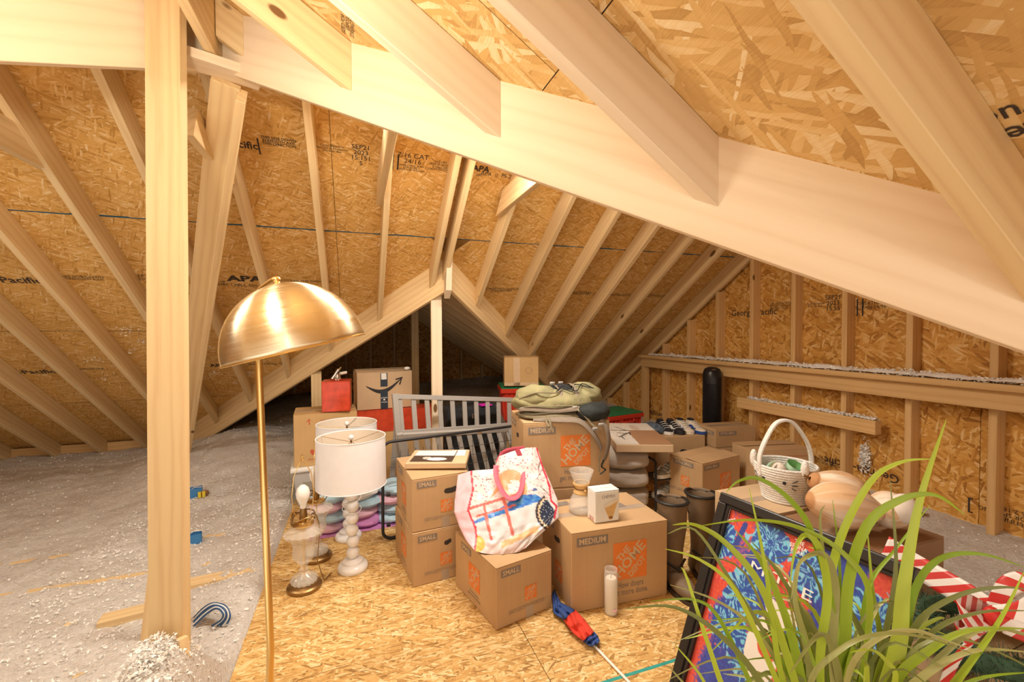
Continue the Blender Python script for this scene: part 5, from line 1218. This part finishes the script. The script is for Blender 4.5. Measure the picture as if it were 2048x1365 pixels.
flet(1560, 1162, 'MITRE', .048, 'ink_white', 0, .21); flet(1598, 1096, 'THE\nSELINA\nPARK', .018, 'ink_white', .01); flet(1463, 1040, 'swys', .022, 'ink_white', 0, None, .5); flet(1455, 1028, '\u25d6', .05, 'ink_white')
for x0, y0 in ((1492, 1010), (1450, 1022)): 
    x, y = to_f(x0, y0); b = MB().add([loc(x, y, .003), loc(x+.012, y+.03, .003), loc(x+.03, y+.034, .003)], [(0, 1, 2)]); b.build('print_mark', 'ink_white', g)
# ================================================================ cat basket and toys
bc = V((2.00, 1.59, .5065)); tilt = .10
g = thing('rope_basket', 'white coiled rope basket with a cat face and a tall handle', 'basket', bc, 0); BK = g
nr = 15; Hb = .165
def rad(z): return .098+.036*sstep(0, 1, z/Hb)
fdir = math.atan2(-bc.y, -bc.x)-.45
for k in range(nr):
    z = .006+Hb*k/(nr-1); r_ = rad(z); b = MB().tube([(r_*math.cos(a), r_*math.sin(a), z) for a in [2*PI*j/40 for j in range(40)]], .0068, 8, True); b.build('rope_coil', 'rope_white', g, True)
MB().lathe([(0, .002), (.095, .002), (.1, .01), (0, .012)], 32).build('bottom', 'rope_white', g, True)
hp = [(-.135, 0, Hb*.75), (-.138, 0, Hb+.03), (-.125, 0, Hb+.09), (-.075, 0, Hb+.185), (-.035, 0, Hb+.22), (.015, 0, Hb+.222), (.06, 0, Hb+.19), (.115, 0, Hb+.11), (.138, 0, Hb+.03), (.135, 0, Hb*.75)]
ra_ = math.atan2(CR.y, CR.x)+.1; Rm = Matrix.Rotation(ra_, 3, 'Z')
for off in (-.006, .006): MB().tube([Rm @ (V(p)+V((0, off, 0))) for p in smooth_pts(hp, 6)], .0075, 8).build('handle', 'rope_white', g, True)
for s in (-1, 1):
    a = fdir+s*1.05; e0 = V((math.cos(a)*.132, math.sin(a)*.132, Hb-.02)); MB().sph(e0+V((math.cos(a)*.006, math.sin(a)*.006, .04)), (.018, .018, .045), 14, 10).build('ear', 'rope_white', g, True)
sf = lambda a, z, e_=.009: V(((rad(z)+e_)*math.cos(fdir+a), (rad(z)+e_)*math.sin(fdir+a), z))
for a in (-.30, .42): MB().sph(sf(a, .115, .006), (.008, .008, .009), 10, 8).build('eye', 'ink_black', g, True)
for a0, a1, z0, z1_ in ((-.62, -.78, .118, .133), (-.6, -.8, .105, .106), (-.6, -.76, .092, .082), (.66, .82, .118, .133), (.65, .84, .105, .106), (.66, .80, .092, .082)): MB().tube([sf(a0, z0, .0075), sf((a0+a1)/2, (z0+z1_)/2, .0082), sf(a1, z1_, .0075)], .0019, 5).build('whisker', 'ink_black', g)
MB().tube([sf(.06+.055*t_, .088-.012*math.sin(PI*((t_+2) % 1)) if 0 else .082+.008*abs(math.cos(t_*PI/2*1.0)) if False else .084-.009*abs(math.sin(PI*t_)), .0078) for t_ in [-1+.1*k for k in range(21)]], .0018, 5).build('mouth', 'ink_black', g); MB().sph(sf(.06, .093, .0075), (.005, .005, .004), 8, 6).build('nose', 'pink_cloth', g, True)
TG = 'toys in the cat basket'
def toy(name, label, cat, p): return thing(name, label, cat, bc+V(p), 0, TG)
fwd = V((math.cos(fdir), math.sin(fdir), 0)); rgt = V((CR.x, CR.y, 0)).normalized()
P_ = lambda a, b_, z: rgt*a+fwd*b_+V((0, 0, z))
g = toy('plastic_egg', 'big green and mint plastic egg in the cat basket', 'toy', P_(-.045, .01, .135)); MB().sph((0, 0, 0), (.043, .043, .05), 20, 12).build('egg_half', 'toy_mint', g, True); MB().lathe([(.0435, -.016), (.0445, -.004), (.0435, .008)], 28, cap=False).build('green_band', 'toy_green', g, True)
g = toy('rolled_bandana', 'cream rolled cloth among the toys in the cat basket', 'toy', P_(-.005, .055, .145)); MB().sph((0, 0, 0), (.036, .036, .046), 18, 12).build('cloth_roll', 'toy_cream', g, True)
for k in range(3): MB().tube([(.028*math.cos(a)*(1-.25*k)+fwd.x*.022, .0+fwd.y*.03, .036*math.sin(a)*(1-.25*k)) for a in [2*PI*j/20 for j in range(20)]], .004, 6, True).build('fold', 'toy_cream', g, True)
g = toy('green_cup', 'mint cup with a green inside tipped in the cat basket', 'toy', P_(.045, .03, .14)); b = MB().lathe([(.028, -.04), (.034, -.02), (.037, .03), (.037, .045)], 24, cap=False); Mt = Matrix.Rotation(.5, 3, 'X'); b.v = [Mt @ p for p in b.v]; b.build('cup_wall', 'toy_mint', g, True); b = MB().lathe([(0, -.035), (.034, .03), (.035, .046)], 24, cap=False); b.v = [Mt @ p for p in b.v]; b.build('cup_inside', 'toy_green', g, True)
g = toy('toy_ball', 'blue and magenta ball low in the cat basket', 'toy', P_(.075, .055, .115)); MB().sph((0, 0, 0), (.034, .034, .034), 18, 12).build('ball_body', 'toy_blue', g, True); MB().sph(rgt*.012+V((0, 0, .006)), (.030, .030, .030), 16, 10).build('ball_patch', 'toy_magenta', g, True)
g = toy('teal_block', 'teal toy block against the far wall of the cat basket', 'toy', P_(.055, -.03, .12)); MB().box(-.025, .025, -.02, .02, -.03, .03).build('block_body', 'toy_teal', g, True, .006, 2); MB().box(-.01, .01, -.021, -.02, -.01, .01).build('block_print', 'toy_mint', g)
# ================================================================ onion pillows
def onion(label, c_, ax, R, Ln, seed):
    """printed plush onion: bulb with a pinched neck, ax points to its root end"""
    g = thing('onion_pillow', label, 'pillow', c_, 0, 'plush onion pillows'); ax = V(ax).normalized(); Mx = ax.to_track_quat('Z', 'Y').to_matrix()
    def rr(t): return R*(max(0, math.sin(PI*t))**.62*(1-.28*t)+.10*math.exp(-((t-.97)/.05)**2))
    def col(u, v):
        a = 2*PI*u; s_ = noise.noise(V((math.cos(a)*6, math.sin(a)*6, v*1.3+seed))); f_ = noise.noise(V((math.cos(a)*22, math.sin(a)*22, v*2+seed)))
        hl = max(0, noise.noise(V((math.cos(a)*1.1, math.sin(a)*1.1, v*2.2+seed*3))))
        base_ = [.74+.08*s_, .46+.10*s_+.05*f_, .24+.10*s_+.05*f_]; k_ = min(1, .12+hl*2.4+max(0, s_)*.6)
        c3 = [b_*(1-k_)+w_*k_ for b_, w_ in zip(base_, (.90, .80, .66))]
        if v < .05 or v > .93: c3 = [.55, .28, .12]
        if f_ < -.38: c3 = [q_*.82 for q_ in c3]
        return [min(1, max(0, q_)) for q_ in c3]
    b = MB().grid(72, 44, lambda u, v: Mx @ V((rr(v)*math.cos(2*PI*u), rr(v)*math.sin(2*PI*u), (v-.45)*Ln))*1.0, col); b.build('plush_body', 'print_onion', g, 'all')
    e_ = Mx @ V((0, 0, .545*Ln)); b = MB()
    for k in range(9):
        d = V((random.gauss(0, 1), random.gauss(0, 1), random.gauss(0, 1))).normalized()*.012; b.tube([e_, e_+ax*.02+d], .002, 4)
    b.build('dry_tuft', 'thong', g)
    return g
onion('plush onion pillow lying across the front edge of the dark brown box', (1.865, 1.235, .625), CR*.9+V((0, 0, -.12))-CF*.1, .105, .30, 1.0)
onion('plush onion pillow propped behind the front one against the cat basket', (2.06, 1.36, .605), -CR*.75+V((0, 0, .35))+CF*.1, .11, .27, 5.0)
g = onion('pale cut-end onion pillow at the corner of the dark brown box', (2.05, 1.17, .605), CR*.8-CF*.6+V((0, 0, .05)), .085, .17, 9.0)
MB().sph(V((0, 0, 0))-CF*.052+CR*.02+V((0, 0, .02)), (.055, .035, .065), 18, 12).build('pink_cut_face', 'print_onion', g, True) if False else MB().sph(-CF*.045+CR*.02+V((0, 0, .02)), (.052, .045, .06), 18, 12).build('pink_cut_face', 'pink_cloth' if False else 'toy_cream', g, True)
# ================================================================ striped ribbon, bow and wreath
def stripes(name, a, c_, sc, w=.5):
    m, nt, b = newmat(name); L = nt.links; uv = nd(nt, 'ShaderNodeAttribute'); uv.attribute_name = 'Col'
    sp = nd(nt, 'ShaderNodeSeparateColor'); L.new(uv.outputs['Color'], sp.inputs[0]); k = nd(nt, 'ShaderNodeMath', op='MULTIPLY'); L.new(sp.outputs['Red'], k.inputs[0]); k.inputs[1].default_value = sc
    fr = nd(nt, 'ShaderNodeMath', op='FRACT'); L.new(k.outputs[0], fr.inputs[0]); gt = nd(nt, 'ShaderNodeMath', op='GREATER_THAN'); L.new(fr.outputs[0], gt.inputs[0]); gt.inputs[1].default_value = w
    mx = nd(nt, 'ShaderNodeMix', data_type='RGBA'); L.new(gt.outputs[0], mx.inputs['Factor']); mx.inputs['A'].default_value = (*a, 1); mx.inputs['B'].default_value = (*c_, 1); L.new(mx.outputs['Result'], b.inputs['Base Color']); b.inputs['Roughness'].default_value = .4
stripes('candy', (.62, .035, .03), (.86, .83, .80), 1.0, .5)
def ribbon3(name, parent, pts, width, wd, org, slant=1.0, per=.06):
    """striped ribbon along 3D points; wd gives its width direction"""
    P3 = [V(p) for p in smooth_pts([tuple(p) for p in pts], 8)]; n = len(P3)-1; acc = [0]
    for i in range(n): acc.append(acc[-1]+(P3[i+1]-P3[i]).length)
    b = MB(); m = 6
    for i, p in enumerate(P3):
        dv = V(wd(i/n) if callable(wd) else wd).normalized()
        for j in range(m+1):
            t = j/m-.5; b.v.append(p+dv*(width*t)-V(org)); b.c.append(((acc[i]+t*width*slant+5)/per, 0, 0))
    for i in range(n):
        for j in range(m): a = i*(m+1)+j; b.f.append((a, a+1, a+m+2, a+m+1))
    o = b.build(name, 'candy', parent, 'all'); md = o.modifiers.new('thickness', 'SOLIDIFY'); md.thickness = .0015
    return o
WO = atd(2010, 1380, 1.28); WO.z = 0.0
wc = V((WO.x, WO.y, .43))
c = Carton('cardboard_box', 'open tan cardboard box under the wreath with the striped bow', V((1.60, .56, 0)), .05, .50, .40, .30, mat='card', tape=False)
g = thing('wreath', 'green artificial wreath with a red and white striped bow', 'wreath', V((1.86, .78, .31)))
wo = V((1.86, .78, .31)); b = MB()
for k in range(2600):
    a = random.uniform(0, 2*PI); q_ = random.uniform(0, 2*PI); rr_ = random.uniform(.02, .075); cpt = V((.19*math.cos(a), .15*math.sin(a), .075)); dr = V((math.cos(a)*math.cos(q_), math.sin(a)*math.cos(q_), math.sin(q_)*.75)); p = cpt+dr*rr_*.6
    d = (dr+V((random.gauss(0, .5), random.gauss(0, .5), random.gauss(0, .5)))).normalized(); s_ = d.cross(V((0, 0, 1))).normalized()*.0016; t_ = p+d*random.uniform(.03, .05)
    if t_.z > .004 and p.z > .004: b.add([p-s_, p+s_, t_], [(0, 1, 2)])
o = b.build('pine_needles', 'pine', g); o['kind'] = 'stuff'
MB().tube([(.19*math.cos(a), .15*math.sin(a), .075) for a in [2*PI*k/40 for k in range(40)]], .03, 8, True).build('wreath_ring', 'pine', g, True)
L3 = lambda px, py, d_: atd(px, py, d_)
toC = lambda p: (CP-p).normalized()
# bow loops facing the lens, tail running up to the framed jersey
ribbon3('bow_loop', g, [L3(1985, 1230, 1.27), L3(1935, 1205, 1.22), L3(1915, 1215, 1.19), L3(1945, 1245, 1.17), L3(1985, 1236, 1.22)], .05, CU*.9+CF*.3, wo)
ribbon3('bow_loop', g, [L3(1985, 1232, 1.27), L3(2010, 1180, 1.26), L3(2050, 1165, 1.24), L3(2085, 1190, 1.20), L3(2050, 1225, 1.19), L3(1990, 1234, 1.22)], .055, CU*.7+CF*.6, wo)
ribbon3('bow_loop', g, [L3(1985, 1236, 1.25), L3(2030, 1240, 1.20), L3(2090, 1250, 1.17), L3(2070, 1272, 1.16), L3(1995, 1245, 1.20)], .05, CU*.8+CF*.5, wo)
ribbon3('bow_loop', g, [L3(1985, 1234, 1.26), L3(1950, 1250, 1.22), L3(1912, 1252, 1.18), L3(1930, 1272, 1.16), L3(1980, 1240, 1.20)], .035, CU*.8+CF*.4, wo)
MB().sph(L3(1985, 1232, 1.19)-wo, (.02, .02, .024), 12, 8).build('bow_knot', 'ribbon_red', g, True)
ribbon3('ribbon_tail', g, [L3(1975, 1222, 1.28), L3(1930, 1190, 1.35), L3(1880, 1160, 1.42), L3(1820, 1125, 1.50), L3(1770, 1092, 1.56)], .075, CU*.8+CR*.35, wo, slant=1.2, per=.062)
ribbon3('ribbon_tail', g, [L3(1975, 1250, 1.24), L3(1935, 1290, 1.20), L3(1900, 1340, 1.17), L3(1885, 1400, 1.14)], .04, CR*.9+CU*.2, wo, slant=.8)
# ================================================================ artificial grass plant
PB = V((1.0, .66, 0))
g = thing('grass_plant', 'tall artificial grass plant with long arching green blades in a dark pot', 'plant', PB)
MB().lathe([(0, 0), (.085, 0), (.095, .01), (.12, .22), (.125, .235), (.112, .235), (.105, .21), (0, .205)], 36).build('pot', 'pot', g, True); MB().lathe([(0, .2), (.106, .206), (0, .214)], 24).build('soil', 'soil', g, True)
def blade_mesh(pts, wmax, mat, name='grass_blade', tw=0):
    P3 = [V(p) for p in smooth_pts([tuple(p) for p in pts], 5)]; n = len(P3)-1; b = MB()
    for i, p in enumerate(P3):
        t = i/n; d = (P3[min(n, i+1)]-P3[max(0, i-1)]).normalized(); vd = (p+PB-CP).normalized(); s_ = d.cross(vd)
        s_ = s_.normalized() if s_.length > 1e-6 else CR.copy(); nn = s_.cross(d)
        s_ = (s_*math.cos(tw)+nn*math.sin(tw)); wv = wmax*(min(1, .35+t*2.2))*(1-max(0, (t-.35)/.65)**1.5)*.42+.0004
        b.v += [p-s_*wv, p+nn*wv*.35, p+s_*wv]
    for i in range(n): a = i*3; b.f += [(a, a+1, a+4, a+3), (a+1, a+2, a+5, a+4)]
    return b.build(name, mat, g, 'all')
root = lambda j=.05: V((random.gauss(0, j), random.gauss(0, j), .205))
def px_blade(pl, w, mat='grass', tw=.3, jr=.04):
    r0 = root(jr); first = atd(*pl[0])-PB; mid = r0.lerp(first, .55)+V((0, 0, .02))
    blade_mesh([r0, mid]+[atd(*p)-PB for p in pl], w, mat, tw=tw)
for pl, w, m in [
    ([(1795, 1300, .92), (1808, 1170, .92), (1840, 1000, .93), (1893, 838, .95)], .036, 'grass'), ([(1775, 1250, .95), (1792, 1120, .96), (1780, 960, .98)], .016, 'grass_dull'),
    ([(1690, 1300, .92), (1698, 1160, .90), (1735, 1050, .86), (1800, 1000, .84), (1870, 990, .83), (1930, 1030, .82)], .024, 'grass'), ([(1660, 1200, .92), (1680, 1080, .90), (1740, 965, .87), (1800, 925, .84), (1865, 918, .82)], .018, 'grass'),
    ([(1560, 1340, .88), (1530, 1130, .86), (1498, 975, .85)], .014, 'grass'), ([(1665, 1230, .90), (1625, 1070, .86), (1580, 1000, .84), (1520, 958, .83), (1478, 962, .82), (1452, 985, .82)], .013, 'grass'),
    ([(1740, 1200, .90), (1690, 1110, .87), (1600, 1056, .85), (1500, 1040, .84), (1400, 1052, .83)], .013, 'grass'), ([(1570, 1300, .88), (1520, 1170, .84), (1450, 1085, .82), (1390, 1050, .81), (1345, 1050, .80)], .018, 'grass'), ([(1540, 1330, .88), (1470, 1180, .85), (1400, 1120, .83), (1330, 1098, .82)], .012, 'grass'),
    ([(1550, 1310, .9), (1460, 1160, .86), (1390, 1060, .84), (1335, 1068, .83)], .010, 'grass_dull'), ([(1560, 1340, .9), (1500, 1250, .88), (1430, 1200, .86), (1340, 1170, .85)], .010, 'grass_dull'), ([(1520, 1365, .85), (1440, 1270, .82), (1350, 1215, .80), (1250, 1218, .79)], .014, 'grass_dull'), ([(1500, 1365, .85), (1440, 1240, .83), (1390, 1200, .82), (1300, 1203, .81)], .011, 'grass'),
    ([(1460, 1400, .84), (1420, 1300, .82), (1375, 1160, .82), (1362, 1135, .82)], .012, 'grass'), ([(1440, 1420, .82), (1400, 1350, .80), (1350, 1290, .79)], .010, 'grass'), ([(1430, 1420, .82), (1380, 1380, .80), (1335, 1330, .79)], .010, 'grass_dull'),
    ([(1640, 1320, .90), (1655, 1190, .88), (1640, 1100, .86), (1612, 1070, .85), (1590, 1100, .84), (1580, 1170, .83)], .018, 'grass'), ([(1665, 1300, .9), (1672, 1180, .89), (1650, 1110, .86), (1600, 1125, .84), (1582, 1200, .83)], .018, 'grass_dull'), ([(1670, 1330, .92), (1680, 1150, .92), (1665, 1000, .92)], .012, 'grass'), ([(1655, 1310, .94), (1650, 1150, .94), (1640, 1040, .95), (1650, 1010, .95)], .013, 'grass_dull'),
    ([(1800, 1320, .95), (1830, 1180, .93), (1880, 1118, .90), (1960, 1108, .86), (2050, 1135, .84)], .018, 'grass'), ([(1800, 1330, .95), (1840, 1240, .92), (1920, 1190, .88), (2000, 1175, .86), (2060, 1180, .85)], .015, 'grass_dull'), ([(1810, 1340, .94), (1870, 1260, .90), (1960, 1225, .87), (2060, 1222, .85)], .013, 'grass_dull'), ([(1790, 1370, .92), (1860, 1300, .88), (1940, 1260, .85), (2060, 1258, .83)], .020, 'grass'),
    ([(1870, 1420, .88), (1930, 1340, .86), (2000, 1240, .84), (2050, 1140, .83)], .018, 'grass'), ([(1800, 1400, .90), (1880, 1330, .87), (1960, 1300, .85), (2060, 1305, .83)], .018, 'grass_dull'), ([(1850, 1420, .88), (1950, 1360, .85), (2060, 1345, .83)], .014, 'grass'), ([(1700, 1340, .88), (1760, 1275, .85), (1830, 1262, .83), (1900, 1285, .82), (1950, 1300, .81)], .011, 'grass_dull'),
    ([(1620, 1380, .85), (1680, 1300, .83), (1760, 1268, .82), (1850, 1275, .81), (1950, 1310, .80)], .012, 'grass_dull'), ([(1790, 1365, .9), (1770, 1320, .88), (1740, 1300, .86), (1700, 1305, .85)], .012, 'grass'), ([(1760, 1340, .95), (1800, 1280, .95), (1870, 1240, .95), (1890, 1237, .95)], .018, 'grass'),
    ([(1620, 1330, .92), (1590, 1200, .92), (1600, 1130, .93)], .020, 'grass_dull'), ([(1740, 1330, .95), (1690, 1200, .95), (1650, 1110, .95)], .020, 'grass_dull'), ([(1600, 1350, .92), (1570, 1230, .90), (1520, 1120, .88), (1470, 1060, .87)], .022, 'grass'), ([(1650, 1360, .95), (1620, 1260, .95), (1560, 1150, .95), (1500, 1080, .95)], .022, 'grass_dull'), ([(1760, 1300, .98), (1745, 1180, .98), (1735, 1060, .98)], .016, 'grass'), ([(1720, 1340, .98), (1735, 1180, .98), (1790, 1100, .98), (1860, 1010, .98)], .014, 'grass')]:
    px_blade(pl, w, m, tw=random.uniform(-.5, .5))
for k in range(110):                                       # the dense inner tuft
    a = random.uniform(0, 2*PI); ln = random.uniform(.35, .75); out = random.uniform(.05, .38)*ln/.6; r0 = root(.045); d = V((math.cos(a), math.sin(a), 0)); up = ln*random.uniform(.75, 1)
    if d.dot(CF) < -.55: out *= .45
    pts = [r0, r0+d*out*.15+V((0, 0, up*.45)), r0+d*out*.5+V((0, 0, up*.82)), r0+d*out+V((0, 0, up*.9-out*.25))]
    blade_mesh(pts, random.uniform(.008, .018), random.choice(['grass', 'grass_dull', 'grass_dull']), tw=random.uniform(-.9, .9))
# ================================================================ electrical bits in the insulation
def ins_at(px, py, dz=0.0):
    p = onz(px, py, 0)
    for _ in range(4): p = onz(px, py, ins(p.x, p.y, False)+dz)
    return p
for i, (px, py, lab, s) in enumerate(((390, 993, 'blue plastic junction box with yellow connectors sunk in the insulation', 1.0), (388, 1085, 'blue plastic junction box lying open near the leaning board', .85))):
    p = ins_at(px, py); g = thing('junction_box', lab, 'junction box', p, .25)
    for x0, x1, y0, y1, z0, z1_ in ((-.05, .05, -.035, -.032, 0, .07), (-.05, .05, .032, .035, 0, .07), (-.05, -.047, -.035, .035, 0, .07), (.047, .05, -.035, .035, 0, .07), (-.05, .05, -.035, .035, -.003, 0)): MB().box(x0*s, x1*s, y0*s, y1*s, z0*s, z1_*s).build('box_wall', 'box_blue', g)
    if i == 0:
        for k in range(2): MB().box(.02+.028*k, .042+.028*k, -.065, -.04, 0, .045).build('connector', 'wire_yellow', g, bevel=.003)
        MB().sph((.06, -.03, .02), (.035, .02, .025), 12, 8, None, lump((1, 1, 1), .3)).build('plaster_lump', 'thong', g, True)
    MB().tube([(-.04, 0, .05), (.0, -.02, .08), (.05, -.01, .07)], .003, 6).build('wire', 'wire_white', g, True)
og = ins_at(420, 1235); g = thing('cable_bundle', 'bundle of blue and white cables looping out of the insulation beside the post', 'cable', og)
for k in range(6):
    s = k*4; pts = [ins_at(388, 1236+s*.8, .012), ins_at(405+s*.3, 1218+s*.6, .05), ins_at(425+s*.4, 1207+s*.5, .075), ins_at(450-s*.2, 1212+s*.8, .07), ins_at(460-s*.9, 1232+s*.4, .04), ins_at(452-s*1.4, 1252, .004)]
    MB().tube([p-og for p in [V(w_) for w_ in smooth_pts([tuple(q_) for q_ in pts], 5)]], .0042, 8).build('cable', 'wire_blue' if k % 3 != 1 else 'wire_white', g, True)
pw = [ins_at(303, 1035, .02), ins_at(296, 1065, .05), ins_at(297, 1090, .03)]
g = thing('loose_wire', 'thin white wire curling out behind the post', 'cable', pw[1]); MB().tube([V(p)-pw[1] for p in smooth_pts([tuple(q_) for q_ in pw], 5)], .003, 6).build('wire', 'wire_white', g, True)
p0 = ins_at(300, 1278); p1 = p0+V((.035, .05, .42))
o = beam('scrap_board', None, p0-V((0, 0, .02)), p1, .065, .036, 'wood', up=CF); props(o, 'short board leaning against the foot of the post', 'board')
pa, pb = ins_at(200, 1250), ins_at(300, 1228); o = beam('scrap_board', None, pa+V((0, 0, .012)), pb+V((0, 0, .02)), .08, .036, 'wood'); props(o, 'flat board half buried in the insulation beside the post', 'board')
pa, pb = ins_at(372, 1345), ins_at(378, 1300)
o = beam('scrap_board', None, pa+V((0, 0, .0)), pa+V((-.02, .03, .11)), .03, .04, 'wood'); props(o, 'small wood offcut standing in the insulation heap before the post', 'board')
